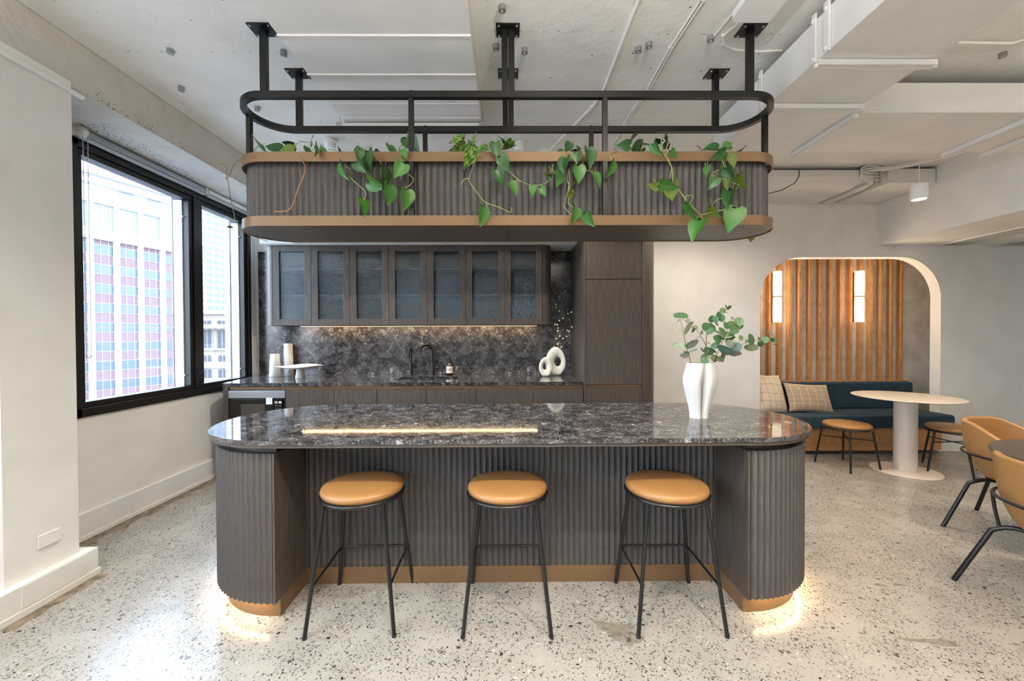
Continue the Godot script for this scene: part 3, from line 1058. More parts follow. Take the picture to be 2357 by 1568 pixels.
	for i in an2.size():
		var t := thing("ceiling_anchor", "small white metal anchor left in the slab " + where[i], "anchor", V(an2[i][0], 3.09, an2[i][1]), 0, "old slab anchors")
		var b := MB.new()
		b.lathe([Vector2(0, 0.012), Vector2(0.007, 0.012), Vector2(0.007, 0.0), Vector2(0.0, 0.0)], 8, V(an2[i][0], 3.085, an2[i][1]))
		part(t, "bolt", b, M.galvanised)
		var rg := MB.new()
		rg.lathe([Vector2(0.009, 0.0), Vector2(0.019, 0.0), Vector2(0.019, 0.027), Vector2(0.009, 0.027), Vector2(0.009, 0.0)], 14, V(an2[i][0], 3.093, an2[i][1]))
		part(t, "ring", rg, M.anchor_steel)
	# small detectors low on the slab beyond the planter
	for q in [[0.1, -3.55, "round white sensor on the slab behind the middle of the planter"], [-1.55, -3.5, "round white sensor on the slab behind the window end of the planter"]]:
		var t := thing("ceiling_sensor", q[2], "sensor", V(q[0], 3.03, q[1]))
		var b := MB.new()
		b.lathe([Vector2(0, 0), Vector2(0.04, 0.0), Vector2(0.046, 0.008), Vector2(0.046, 0.07), Vector2(0.03, 0.09), Vector2(0, 0.09)], 20, V(q[0], 3.03, q[1]))
		part(t, "body", b, M.plastic_white)
		var e := MB.new()
		e.lathe([Vector2(0.048, 0.05), Vector2(0.052, 0.05), Vector2(0.052, 0.06), Vector2(0.048, 0.06)], 20, V(q[0], 3.03, q[1]))
		part(t, "rim", e, M.plastic_white)
	# white access box under the slab
	var ap := thing("access_box", "white rounded access box hung under the slab by the far planter post", "access point", V(1.28, 3.05, -2.0))
	var ab := PackedVector2Array([Vector2(1.182, -1.6), Vector2(1.182, -2.10), Vector2(1.186, -2.118), Vector2(1.2, -2.134), Vector2(1.375, -2.134), Vector2(1.386, -2.126), Vector2(1.39, -2.11), Vector2(1.39, -1.6)])
	var am2 := MB.new()
	am2.prism(ab, 3.062, 3.10)
	am2.box(V(1.24, 3.098, -2.0), V(1.33, CEIL, -1.7))
	part(ap, "body", am2, M.plastic_white)
	for k in 2:
		part(ap, "indicator", bx(V(1.236 + 0.014 * k, 3.066, -2.1365), V(1.243 + 0.014 * k, 3.071, -2.133)), red_dot())
	var slots := MB.new()
	for k in 2:
		slots.box(V(1.272 + 0.02 * k, 3.066, -2.1365), V(1.278 + 0.02 * k, 3.072, -2.133))
	part(ap, "slot", slots, M.ink)

func red_dot() -> StandardMaterial3D:
	if not M.has("indicator_red"):
		var m := mat("indicator_red", 230, 120, 120, 0.5)
		m.emission_enabled = true
		m.emission = Color(1.0, 0.3, 0.3)
		m.emission_energy_multiplier = 0.8
	return M.indicator_red

# ------------------------------------------------------------------ kitchen

func kitchen() -> void:
	var F := -3.9            # front of the doors
	# marble slab on the wall
	var sp := thing("marble_splashback", "dark veined marble slab covering the wall behind the counter", "splashback", V(-1.1, 0.945, -4.70))
	part(sp, "slab", bx(V(-2.935, 0.946, BACK + 0.002), V(0.732, 2.39, BACK + 0.015)), M.stone_splash)
	# worktop with the sink opening
	var wt := thing("marble_worktop", "polished dark marble worktop along the back wall with a cut-out for the sink", "worktop", V(-1.0, 0.91, -4.3))
	var w := MB.new()
	w.prism(PackedVector2Array([Vector2(-2.80, F), Vector2(-1.18, F), Vector2(-1.18, BACK + 0.015), Vector2(-2.945, BACK + 0.015), Vector2(-2.945, -4.60)]), 0.91, 0.945)
	w.box(V(-1.18, 0.91, -4.135), V(-0.525, 0.945, F))
	w.box(V(-1.18, 0.91, BACK + 0.015), V(-0.525, 0.945, -4.44))
	w.box(V(-0.525, 0.91, BACK + 0.015), V(0.732, 0.945, F))
	part(wt, "slab", w, M.stone)
	var sk := thing("black_sink", "black undermount sink set into the dark marble worktop", "sink", V(-0.85, 0.72, -4.29))
	var s := MB.new()
	s.box(V(-1.20, 0.72, -4.46), V(-0.505, 0.735, -4.115))
	s.box(V(-1.20, 0.735, -4.46), V(-1.185, 0.91, -4.115))
	s.box(V(-0.52, 0.735, -4.46), V(-0.505, 0.91, -4.115))
	s.box(V(-1.185, 0.735, -4.46), V(-0.52, 0.91, -4.445))
	s.box(V(-1.185, 0.735, -4.13), V(-0.52, 0.91, -4.115))
	part(sk, "bowl", s, M.matt_black)
	var dr := MB.new()
	dr.lathe([Vector2(0.02, 0.0), Vector2(0.045, 0.0), Vector2(0.045, 0.004), Vector2(0.02, 0.003)], 20, V(-0.85, 0.735, -4.29))
	part(sk, "drain", dr, M.steel_trim)
	# finger channel under the worktop
	var ch := thing("bronze_channel", "long bronze finger channel under the marble worktop edge", "trim strip", V(-1.0, 0.882, -3.93))
	part(ch, "strip", bx(V(-2.78, 0.878, F - 0.05), V(0.732, 0.909, F - 0.018)), M.bronze)
	# base cabinets
	var xs := [-2.186, -1.713, -1.298, -0.814, -0.325, 0.233, 0.728]
	var ord := ["beside the microwave", "second from the microwave", "third from the microwave, under the window side of the sink", "fourth from the microwave, under the taps", "second from the tall cupboard", "beside the tall cupboard"]
	for i in 6:
		var c := thing("base_cabinet", "dark timber base cupboard " + ord[i], "cabinet", V(xs[i], 0, F), 0, "base cupboards under the marble worktop")
		var b := MB.new()
		b.box(V(xs[i] + 0.001, 0.1, -4.68), V(xs[i + 1] - 0.001, 0.70, F - 0.022))
		b.box(V(xs[i] + 0.001, 0.0, -4.68), V(xs[i + 1] - 0.001, 0.1, F - 0.07))
		part(c, "body", b, M.dark_timber)
		part(c, "door", bx(V(xs[i] + 0.0018, 0.105, F - 0.02), V(xs[i + 1] - 0.0018, 0.876, F), 0.0015), M.dark_timber)
	var ep := thing("end_panel", "dark timber end panel beside the microwave", "panel", V(-2.77, 0, F))
	part(ep, "panel", bx(V(-2.795, 0, -4.5), V(-2.745, 0.905, F), 0.002), M.dark_timber)
	# microwave
	var mw := thing("microwave", "built-in black microwave with a steel top strip under the worktop", "microwave", V(-2.46, 0.45, F))
	part(mw, "housing", bx(V(-2.742, 0.42, -4.4), V(-2.188, 0.872, F - 0.012)), M.matt_black)
	part(mw, "steel_strip", bx(V(-2.740, 0.798, F - 0.012), V(-2.190, 0.872, F + 0.004), 0.002), M.steel_trim)
	var door := part(mw, "door", bx(V(-2.712, 0.45, F - 0.012), V(-2.30, 0.792, F + 0.006), 0.003), M.black_glass)
	part(door, "glass", bx(V(-2.62, 0.50, F + 0.005), V(-2.385, 0.74, F + 0.0075), 0.001), M.oven_window)
	var panel := part(mw, "control_panel", bx(V(-2.298, 0.45, F - 0.012), V(-2.216, 0.792, F + 0.005), 0.002), M.black_glass)
	part(mw, "sticker", bx(V(-2.372, 0.738, F + 0.006), V(-2.312, 0.802, F + 0.0075)), M.plastic_white)
	text(panel, "digits", "12:52", 0.024, V(-2.257, 0.757, F + 0.0062), M.clock_digits)
	var keys := MB.new()
	for r in 5:
		for q in 3:
			keys.box(V(-2.286 + q * 0.022, 0.722 - r * 0.026, F + 0.004), V(-2.272 + q * 0.022, 0.727 - r * 0.026, F + 0.0056))
	part(panel, "key_marks", keys, M.ink_grey)
	# tall cupboard with a rounded end
	var tc := thing("tall_cupboard", "tall dark timber cupboard with a rounded end beside the cream wall", "cupboard", V(1.05, 0, F))
	var tb := MB.new()
	tb.box(V(0.734, 0.0, -4.70), V(0.752, 2.392, F + 0.002), 0.001)
	part(tc, "side_panel", tb, M.dark_timber)
	part(tc, "carcass", bx(V(0.753, 0.0, -4.70), V(1.30, 2.392, F - 0.022)), M.dark_timber)
	part(tc, "channel", bx(V(0.755, 0.884, F - 0.05), V(1.30, 0.912, F - 0.018)), M.bronze)
	for q in [[0.105, 0.880], [0.916, 1.945], [1.951, 2.39]]:
		part(tc, "door", bx(V(0.754, q[0], F - 0.02), V(1.3, q[1], F), 0.0015), M.dark_timber)
	var rp := PackedVector2Array([Vector2(1.304, -4.70), Vector2(1.304, F)])
	for i in 13:
		var a := -PI / 2 * i / 12.0
		rp.append(Vector2(1.304 + 0.165 * sin(-a), F - 0.165 + 0.165 * cos(a)))
	rp.append(Vector2(1.469, -4.70))
	var rm := MB.new()
	rm.prism(rp, 0.0, 2.392)
	part(tc, "rounded_end", rm, M.dark_timber)
	# wall cabinets with reeded glass
	var U := -4.36
	var ux := [-2.572, -2.153, -1.734, -1.313, -0.892, -0.472, -0.050, 0.366]
	var pos := ["first from the window", "second from the window", "third from the window", "in the middle of the row", "third from the tall cupboard", "second from the tall cupboard", "first from the tall cupboard"]
	for i in 7:
		var a: float = ux[i]
		var b: float = ux[i + 1]
		var c := thing("wall_cabinet", "dark timber wall cupboard with a reeded glass door, " + pos[i], "cabinet", V((a + b) / 2, 1.52, U), 0, "wall cupboards with reeded glass")
		var k := MB.new()
		k.box(V(a + 0.0005, 1.522, -4.69), V(a + 0.018, 2.39, U - 0.022))
		k.box(V(b - 0.018, 1.522, -4.69), V(b - 0.0005, 2.39, U - 0.022))
		k.box(V(a + 0.018, 1.522, -4.69), V(b - 0.018, 1.54, U - 0.022))
		k.box(V(a + 0.018, 2.372, -4.69), V(b - 0.018, 2.39, U - 0.022))
		k.box(V(a + 0.018, 1.54, -4.69), V(b - 0.018, 2.372, -4.675))
		part(c, "carcass", k, M.dark_timber)
		for yy in [1.84, 2.13]:
			part(c, "shelf", bx(V(a + 0.019, yy, -4.67), V(b - 0.019, yy + 0.018, U - 0.05)), M.shelf_grey)
		var d := MB.new()
		var x0 := a + 0.072
		var x1 := b - 0.072
		d.box(V(a + 0.0015, 1.52, U - 0.02), V(x0, 2.39, U), 0.0015)
		d.box(V(x1, 1.52, U - 0.02), V(b - 0.0015, 2.39, U), 0.0015)
		d.box(V(x0, 1.52, U - 0.02), V(x1, 1.588, U), 0.001)
		d.box(V(x0, 2.322, U - 0.02), V(x1, 2.39, U), 0.001)
		var door_f := part(c, "door", d, M.dark_timber)
		var g := MB.new()
		var reeds := 26
		for r in reeds:
			var w0 := (x1 - x0) / reeds
			var fl := PackedVector2Array()
			for t in 6:
				var u := t / 5.0
				fl.append(Vector2(x0 + (r + u) * w0, U - 0.0145 + 0.0035 * sin(PI * u)))
			g.side(fl, 1.586, 2.324, -1.0, false)
		g.flat(V(x0, 1.586, U - 0.0185), V(x1, 1.586, U - 0.0185), V(x1, 2.324, U - 0.0185), V(x0, 2.324, U - 0.0185), Vector3.FORWARD)
		for yy in [1.586, 2.324]:
			g.flat(V(x0, yy, U - 0.0185), V(x1, yy, U - 0.0185), V(x1, yy, U - 0.0145), V(x0, yy, U - 0.0145), Vector3.UP * signf(yy - 2.0))
		for xx in [x0, x1]:
			g.flat(V(xx, 1.586, U - 0.0185), V(xx, 2.324, U - 0.0185), V(xx, 2.324, U - 0.0145), V(xx, 1.586, U - 0.0145), Vector3.RIGHT * signf(xx - (x0 + x1) / 2))
		part(door_f, "reeded_pane", g, M.reeded_glass)
	for e in [[-2.574, -1.0, "rounded dark timber end of the wall cupboards by the window"], [0.368, 1.0, "rounded dark timber end of the wall cupboards by the tall cupboard"]]:
		var t := thing("rounded_end", e[2], "end panel", V(e[0], 1.52, U))
		var p := PackedVector2Array([Vector2(e[0], -4.69), Vector2(e[0], U)])
		for i in 11:
			var an := PI / 2 * i / 10.0
			p.append(Vector2(e[0] + e[1] * 0.10 * sin(an), U - 0.10 + 0.10 * cos(an)))
		p.append(Vector2(e[0] + e[1] * 0.10, -4.69))
		var m := MB.new()
		m.prism(p, 1.52, 2.39)
		part(t, "panel", m, M.dark_timber)
	# light strip under the wall cabinets
	var ls := thing("under_cabinet_light", "warm light strip under the wall cupboards", "light strip", V(-1.03, 1.515, -4.65))
	part(ls, "profile", bx(V(-2.42, 1.513, -4.665), V(0.33, 1.521, -4.635)), M.aluminium)
	part(ls, "led_diffuser", bx(V(-2.415, 1.5105, -4.653), V(0.325, 1.513, -4.647)), M.led_strip)
	var al := AreaLight3D.new()
	al.name = "strip_light"
	ls.add_child(al)
	al.position = V(-1.045, 1.509, -4.65) - ls.position
	al.rotation = Vector3(-PI / 2, 0, 0)
	al.area_size = Vector2(2.74, 0.005)
	al.area_normalize_energy = true
	al.light_energy = 0.55
	al.light_color = Color(1.0, 0.84, 0.63)
	al.shadow_enabled = true
	al.set("area_range", 12.0)

func text(parent: Node, called: String, words: String, height: float, at: Vector3, m: Material) -> void:
	var f := SystemFont.new()
	f.font_names = PackedStringArray(["Droid Sans Mono"])
	var t := TextMesh.new()
	t.text = words
	t.font = f
	t.font_size = 32
	t.pixel_size = height / 32.0
	t.depth = 0.0008
	var o := MeshInstance3D.new()
	o.name = called
	o.mesh = t
	o.material_override = m
	parent.add_child(o, true)
	var shift := Vector3.ZERO
	var p := parent
	while p is Node3D and p != self:
		shift += (p as Node3D).position
		p = p.get_parent()
	o.position = at - shift

# ------------------------------------------------------------------ island

func island() -> void:
	var cx := 0.012
	var cz := -2.417
	var half := 1.2
	var t := thing("kitchen_island", "long island with rounded fluted timber ends, bronze plinth and dark marble top", "kitchen island", V(cx, 0, cz))
	var top := MB.new()
	var o := stadium(cx, half, cz, 0.508, 32)
	var o2 := stadium(cx, half, cz, 0.505, 32)
	# two slabs with a hair joint across the middle
	for s in [-1, 1]:
		var h := PackedVector2Array()
		for p in o:
			if (p.x - cx) * s > 0.0:
				h.append(p)
		var joint := PackedVector2Array()
		joint = half_outline(o, cx + 0.0006 * s, s)
		var sl := MB.new()
		sl.prism(joint, 0.8785, 0.8975)
		var ed := half_outline(o2, cx + 0.0006 * s, s)
		sl.prism(ed, 0.8975, 0.9)
		part(t, "top_slab", sl, M.stone)
	var sub := MB.new()
	sub.prism(stadium(cx, half, cz, 0.502, 32), 0.862, 0.8785)
	part(t, "top_edge", sub, M.dark_timber_flat)
	var hf := 1.172        # inner face of each end
	for s in [-1.0, 1.0]:
		# fluted half-round end
		var path := PackedVector2Array()
		var R := 0.478
		path.append(Vector2(cx + s * hf, cz + R))
		for i in 41:
			var a := PI / 2 - PI * i / 40.0
			path.append(Vector2(cx + s * (half + cos(a) * R), cz + sin(a) * R))
		path.append(Vector2(cx + s * hf, cz - R))
		var fm := MB.new()
		fluted_wall(fm, path, 0.0315, 0.0095, -s, 0.088, 0.826)
		# top and bottom of the flutes
		var cap := PackedVector2Array()
		for fl in fluted(path, 0.0315, 0.0095, -s):
			for k in 6:
				cap.append(fl[k])
		cap.append(path[path.size() - 1])
		var tri := Geometry2D.triangulate_polygon(cap)
		for i in range(0, tri.size(), 3):
			for e in [[0.826, Vector3.UP], [0.088, Vector3.DOWN]]:
				fm.tri(V(cap[tri[i]].x, e[0], cap[tri[i]].y), V(cap[tri[i + 1]].x, e[0], cap[tri[i + 1]].y), V(cap[tri[i + 2]].x, e[0], cap[tri[i + 2]].y), e[1], e[1], e[1])
		part(t, "fluted_end", fm, M.fluted_timber)
		# flat inner face
		var ix: float = cx + s * hf
		part(t, "inner_face", bx(V(minf(ix, ix - s * 0.012), 0.088, -2.30), V(maxf(ix, ix - s * 0.012), 0.826, cz + R - 0.002), 0.001), M.dark_timber)
		# recessed neck under the top
		var nk := MB.new()
		nk.prism(half_outline(stadium(cx, half, cz, 0.43, 24), cx + s * (hf + 0.004), int(s)), 0.826, 0.862, false, false)
		part(t, "neck", nk, M.dark_timber_flat)
		# bronze plinth
		var bp := MB.new()
		bp.prism(half_outline(stadium(cx, half, cz, 0.432, 28), cx + s * (hf - 0.011), int(s)), 0.0, 0.09, false, false)
		part(t, "plinth", bp, M.bronze)
		# light strip under the end
		var ring_o := half_outline(stadium(cx, half, cz, 0.458, 28), cx + s * (hf + 0.03), int(s))
		var ring_i := half_outline(stadium(cx, half, cz, 0.450, 28), cx + s * (hf + 0.03), int(s))
		var st := MB.new()
		for i in ring_o.size() - 1:
			if absf(ring_o[i].x - cx) < half - 0.02 and absf(ring_o[i + 1].x - cx) < half - 0.02:
				continue
			st.flat(V(ring_o[i].x, 0.0865, ring_o[i].y), V(ring_o[i + 1].x, 0.0865, ring_o[i + 1].y), V(ring_i[i + 1].x, 0.0865, ring_i[i + 1].y), V(ring_i[i].x, 0.0865, ring_i[i].y), Vector3.DOWN)
		part(t, "led_strip", st, M.led_strip)
		for k in 9:
			var a := -PI / 2 + PI * (k + 0.5) / 9.0
			var al := AreaLight3D.new()
			al.name = "end_light"
			t.add_child(al, true)
			al.position = V(cx + s * (half + cos(a) * 0.454), 0.0845, cz + sin(a) * 0.454) - t.position
			al.rotation = Vector3(-PI / 2, -(a + PI / 2) * s, 0)
			al.area_size = Vector2(0.155, 0.008)
			al.area_normalize_energy = true
			al.light_energy = 0.022
			al.light_color = Color(1.0, 0.86, 0.66)
			al.shadow_enabled = true
	# fluted front between the ends
	var front := MB.new()
	fluted_wall(front, PackedVector2Array([Vector2(cx - hf, -2.241), Vector2(cx + hf, -2.241)]), 0.0332, 0.0105, -1.0, 0.094, 0.862)
	part(t, "fluted_front", front, M.fluted_timber)
	part(t, "body", bx(V(cx - hf + 0.012, 0.094, -2.86), V(cx + hf - 0.012, 0.862, -2.256)), M.dark_timber)
	part(t, "front_plinth", bx(V(cx - hf, 0.0, -2.82), V(cx + hf, 0.094, -2.243), 0.001), M.bronze)

# the half of an outline on one side of x = at, closed along that line
func half_outline(o: PackedVector2Array, at: float, s: int) -> PackedVector2Array:
	var lo := 1e9
	var hi := -1e9
	for p in o:
		lo = minf(lo, p.y)
		hi = maxf(hi, p.y)
	var out := PackedVector2Array()
	var n := o.size() / 2
	# the first half of the outline is the +x end, the second the -x end
	if s > 0:
		out.append(Vector2(at, lo))
		for i in n:
			if o[i].x > at:
				out.append(o[i])
		out.append(Vector2(at, hi))
	else:
		out.append(Vector2(at, hi))
		for i in n:
			if o[n + i].x < at:
				out.append(o[n + i])
		out.append(Vector2(at, lo))
	return out

# ------------------------------------------------------------------ planter

func hanging_planter() -> void:
	var cx := 0.0
	var cz := -2.447
	var half := 1.385
	var t := thing("hanging_planter", "long round-ended planter of fluted timber hung on a black steel frame", "planter", V(cx, 2.02, cz))
	var n := 28
	# bottom tray: bronze band and timber underside in two boards
	part(t, "bottom_band", ring(stadium(cx, half, cz, 0.2, n), stadium(cx, half, cz, 0.195, n), 2.02, 2.076), M.bronze)
	for s in [-1, 1]:
		var u := MB.new()
		u.prism(half_outline(stadium(cx, half, cz, 0.1955, n), cx + 0.0008 * s, s), 2.024, 2.06)
		part(t, "underside", u, M.dark_timber_flat)
	# fluted box in panels
	var R := 0.172
	var path := stadium(cx, half, cz, R, n)
	path.append(path[0])
	var splits := [-0.552, 0.552]
	var lid := MB.new()
	lid.prism(stadium(cx, half, cz, 0.156, n), 2.06, 2.36, true, false)
	part(t, "trough", lid, M.matt_black)
	for q in [[-half, splits[0]], [splits[0], splits[1]], [splits[1], half]]:
		for side in [1.0, -1.0]:
			var m := MB.new()
			var p := PackedVector2Array([Vector2(cx + q[0] + (0.004 if q[0] > -half else -0.001), cz + R * side), Vector2(cx + q[1] - (0.004 if q[1] < half else -0.001), cz + R * side)])
			fluted_wall(m, p, 0.0365, 0.012, -side, 2.074, 2.396)
			part(t, "fluted_panel", m, M.fluted_timber)
	for s in [-1.0, 1.0]:
		var p := PackedVector2Array()
		for i in 25:
			var a := PI / 2 - PI * i / 24.0
			p.append(Vector2(cx + s * (half + cos(a) * R), cz + sin(a) * R))
		var m := MB.new()
		fluted_wall(m, p, 0.0365, 0.012, -s, 2.074, 2.396)
		part(t, "fluted_panel", m, M.fluted_timber)
	# upper bronze band
	part(t, "top_band", ring(stadium(cx, half, cz, 0.2, n), stadium(cx, half, cz, 0.195, n), 2.378, 2.432), M.bronze)
	# black ring above
	var fr := ring(stadium(cx, half, cz, 0.203, n), stadium(cx, half, cz, 0.172, n), 2.734, 2.77)
	part(t, "frame_ring", fr, M.black_steel)
	# posts between planter and ring
	for q in [[-0.545, 0.187], [0.545, 0.187], [-0.545, -0.187], [0.545, -0.187]]:
		var m := MB.new()
		m.box(V(cx + q[0] - 0.0145, 2.076, cz + q[1] - 0.0125), V(cx + q[0] + 0.0145, 2.74, cz + q[1] + 0.0125), 0.002)
		part(t, "post", m, M.black_steel)
		var bo := MB.new()
		bo.ball(V(cx + q[0], 2.772, cz + q[1]), V(0.011, 0.009, 0.011), 8)
		part(t, "bolt", bo, M.black_steel)
	for s in [-1.0, 1.0]:
		part(t, "post", bx(V(cx + s * (half + 0.187) - 0.013, 2.076, cz - 0.016), V(cx + s * (half + 0.187) + 0.013, 2.74, cz + 0.016), 0.002), M.black_steel)
	# hangers to the slab
	for z in [cz + 0.187, cz - 0.187]:
		for x in [-1.365, 0.0, 1.365]:
			if x == 0.0:
				for k in [-1.0, 1.0]:
					part(t, "hanger", bx(V(k * 0.0185 - 0.0175, 2.76, z - 0.0165), V(k * 0.0185 + 0.0175, 3.112, z + 0.0165), 0.002), M.black_steel)
			else:
				part(t, "hanger", bx(V(x - 0.018, 2.76, z - 0.0165), V(x + 0.018, 3.112, z + 0.0165), 0.002), M.black_steel)
			var w := 0.066
			var px: float = x - signf(x) * -0.004
			var pl := part(t, "ceiling_plate", bx(V(px - w, 3.112, z - 0.05), V(px + w, CEIL, z + 0.05), 0.001), M.black_steel)
			for a in [-1.0, 1.0]:
				for b in [-1.0, 1.0]:
					var bo := MB.new()
					bo.lathe([Vector2(0, 0), Vector2(0.006, 0.0), Vector2(0.006, 0.004), Vector2(0, 0.004)], 8, V(px + a * 0.05, 3.1085, z + b * 0.037))
					part(pl, "bolt", bo, M.galvanised)

func ring(o: PackedVector2Array, i: PackedVector2Array, y0: float, y1: float) -> MB:
	var m := MB.new()
	m.prism(o, y0, y1, true, true, i)
	return m

func soffit_shape() -> MB:
	var m := MB.new()
	m.box(V(-2.30, 2.392, BACK), V(1.40, CEIL, -3.86))
	m.box(V(-2.66, 2.392, BACK), V(-2.30, CEIL, -4.28))
	return m

# one small irregular chip lying on a face spanned by u and w
func fleck(m: MB, at: Vector3, u: Vector3, w: Vector3, s: float, rr: RandomNumberGenerator) -> void:
	var nn := u.cross(w)
	if nn.dot(V(0, 1.4, 0) - at) < 0.0:
		nn = -nn
	var p := []
	for k in 5:
		var a := TAU * k / 5.0 + rr.randf() * 0.6
		p.append(at + nn * 0.0004 + (u * cos(a) * rr.randf_range(0.6, 1.5) + w * sin(a)) * s)
	for k in range(1, 4):
		m.tri(p[0], p[k], p[k + 1], nn, nn, nn)
# ------------------------------------------------------------------ plants

# a leaf one long (base at the origin, tip at +y) and one wide, folded along the midrib and bent
func leaf_mesh(outline: Array, fold: float, bend: float) -> ArrayMesh:
	var b := MB.new()
	var rows := []
	for q in outline:
		var te: float = q[0]
		var w: float = q[1]
		var tc := maxf(te, 0.0)
		var row := []
		for k in [-1.0, -0.55, 0.0, 0.55, 1.0]:
			var t: float = lerpf(tc, te, absf(k))
			row.append(V(k * w, t, fold * absf(k) * w - bend * t * t + 0.04 * sin(k * 3.0 + t * 5.0) * w))
		rows.append(row)
	for i in rows.size() - 1:
		for k in 4:
			var a: Vector3 = rows[i][k]
			var c: Vector3 = rows[i][k + 1]
			var d: Vector3 = rows[i + 1][k + 1]
			var e: Vector3 = rows[i + 1][k]
			var nn := (c - a).cross(e - a)
			if nn.length() < 1e-9:
				nn = (d - e).cross(a - e)
			nn = nn.normalized()
			if nn.z < 0.0:
				nn = -nn
			var u := func(p: Vector3) -> Vector2: return Vector2(p.x + 0.5, p.y)
			b.tri(a, c, d, nn, nn, nn, u.call(a), u.call(c), u.call(d))
			b.tri(a, d, e, nn, nn, nn, u.call(a), u.call(d), u.call(e))
	# smooth the normals over shared points
	var sum := {}
	for i in b.v.size():
		var key := (b.v[i] * 2000.0).round()
		sum[key] = sum.get(key, Vector3.ZERO) + b.n[i]
	for i in b.v.size():
		b.n[i] = (sum[(b.v[i] * 2000.0).round()] as Vector3).normalized()
	return b.mesh()

func leaf_at(q: Array) -> Transform3D:
	var base := V(q[0], q[1], q[2])
	var tip := V(q[3], q[4], q[5])
	var ax := tip - base
	var l := ax.length()
	var y := ax / l
	var to_room := (V(0, 1.75, 0) - base).normalized()
	var z := (to_room - y * to_room.dot(y)).normalized()
	var x := y.cross(z)
	var t := Basis(x, y, z)
	t = Basis(y, q[7]) * t
	return Transform3D(Basis(t.x * q[6], t.y * l, t.z * l), base)

func vines() -> void:
	var heart := [[-0.13, 0.17], [-0.12, 0.30], [-0.04, 0.42], [0.10, 0.49], [0.26, 0.50], [0.42, 0.44], [0.58, 0.34], [0.72, 0.22], [0.84, 0.12], [0.93, 0.05], [1.0, 0.0]]
	var shapes := [leaf_mesh(heart, 0.28, 0.10), leaf_mesh(heart, 0.16, 0.28), leaf_mesh(heart, 0.42, 0.18)]
	var tones := [M.leaf_dark, M.leaf_mid, M.leaf_olive, M.leaf_variegated]
	var labels := {
		"a": "trailing vine at the window end of the planter with a bare brown runner",
		"b": "dark green trailing vine beside the planter post nearest the window",
		"c": "variegated trailing vine in the middle of the planter with a long looping stem",
		"d": "dense green trailing vine by the planter post nearest the cream wall",
		"e": "green trailing vine with a thick lime stem hanging past the planter",
		"f": "bushy trailing vine at the far rounded end of the planter"}
	var cols := {"g": M.stem_green, "lime": M.stem_lime, "lime2": M.stem_lime, "brown": M.stem_brown, "olive": M.stem_olive}
	var k := 0
	for key in VINE_LEAVES:
		var first: Array = VINE_LEAVES[key][1]
		var t := thing("trailing_vine", labels[key], "plant", V(first[0], 2.36, -2.33), 0, "vines in the hanging planter")
		var hub := V(first[0], 2.36, -2.33)
		for q in VINE_LEAVES[key]:
			var x := leaf_at(q)
			x.origin -= hub
			shared(t, "leaf", shapes[k % 3], tones[q[8]], x)
			k += 1
			# leaf stalk running back towards the planter
			var b := V(q[0], q[1], q[2])
			var back := V(b.x + 0.02 * sin(k * 2.3), maxf(b.y + 0.012, minf(b.y + 0.05, 2.47)), b.z - 0.015)
			var st := MB.new()
			st.tube([b, (b + back) * 0.5 + V(0, 0.006, 0.004), back], 0.0012, 5)
			part(t, "stalk", st, M.stem_green)
		for s in VINE_STEMS[key]:
			var pts := []
			for p in s[1]:
				pts.append(V(p[0], p[1], p[2]))
			var m := MB.new()
			m.tube(smooth_line(pts), 0.0032 if s[0] == "lime2" else (0.0027 if s[0] == "brown" else 0.0019), 6)
			part(t, "stem", m, cols[s[0]])
		# soil-side clump that ties the stems together
		var root := MB.new()
		root.tube([V(first[0], 2.34, -2.36), V(first[0] + 0.01, 2.40, -2.34), V(first[0] + 0.05, 2.445, -2.31)], 0.004, 6)
		part(t, "stem", root, M.stem_green)

func smooth_line(pts: Array) -> Array:
	if pts.size() < 3:
		return pts
	var out := []
	for i in pts.size() - 1:
		var p0: Vector3 = pts[maxi(i - 1, 0)]
		var p1: Vector3 = pts[i]
		var p2: Vector3 = pts[i + 1]
		var p3: Vector3 = pts[mini(i + 2, pts.size() - 1)]
		for k in 4:
			out.append(p1.cubic_interpolate(p2, p0, p3, k / 4.0))
	out.append(pts[pts.size() - 1])
	return out

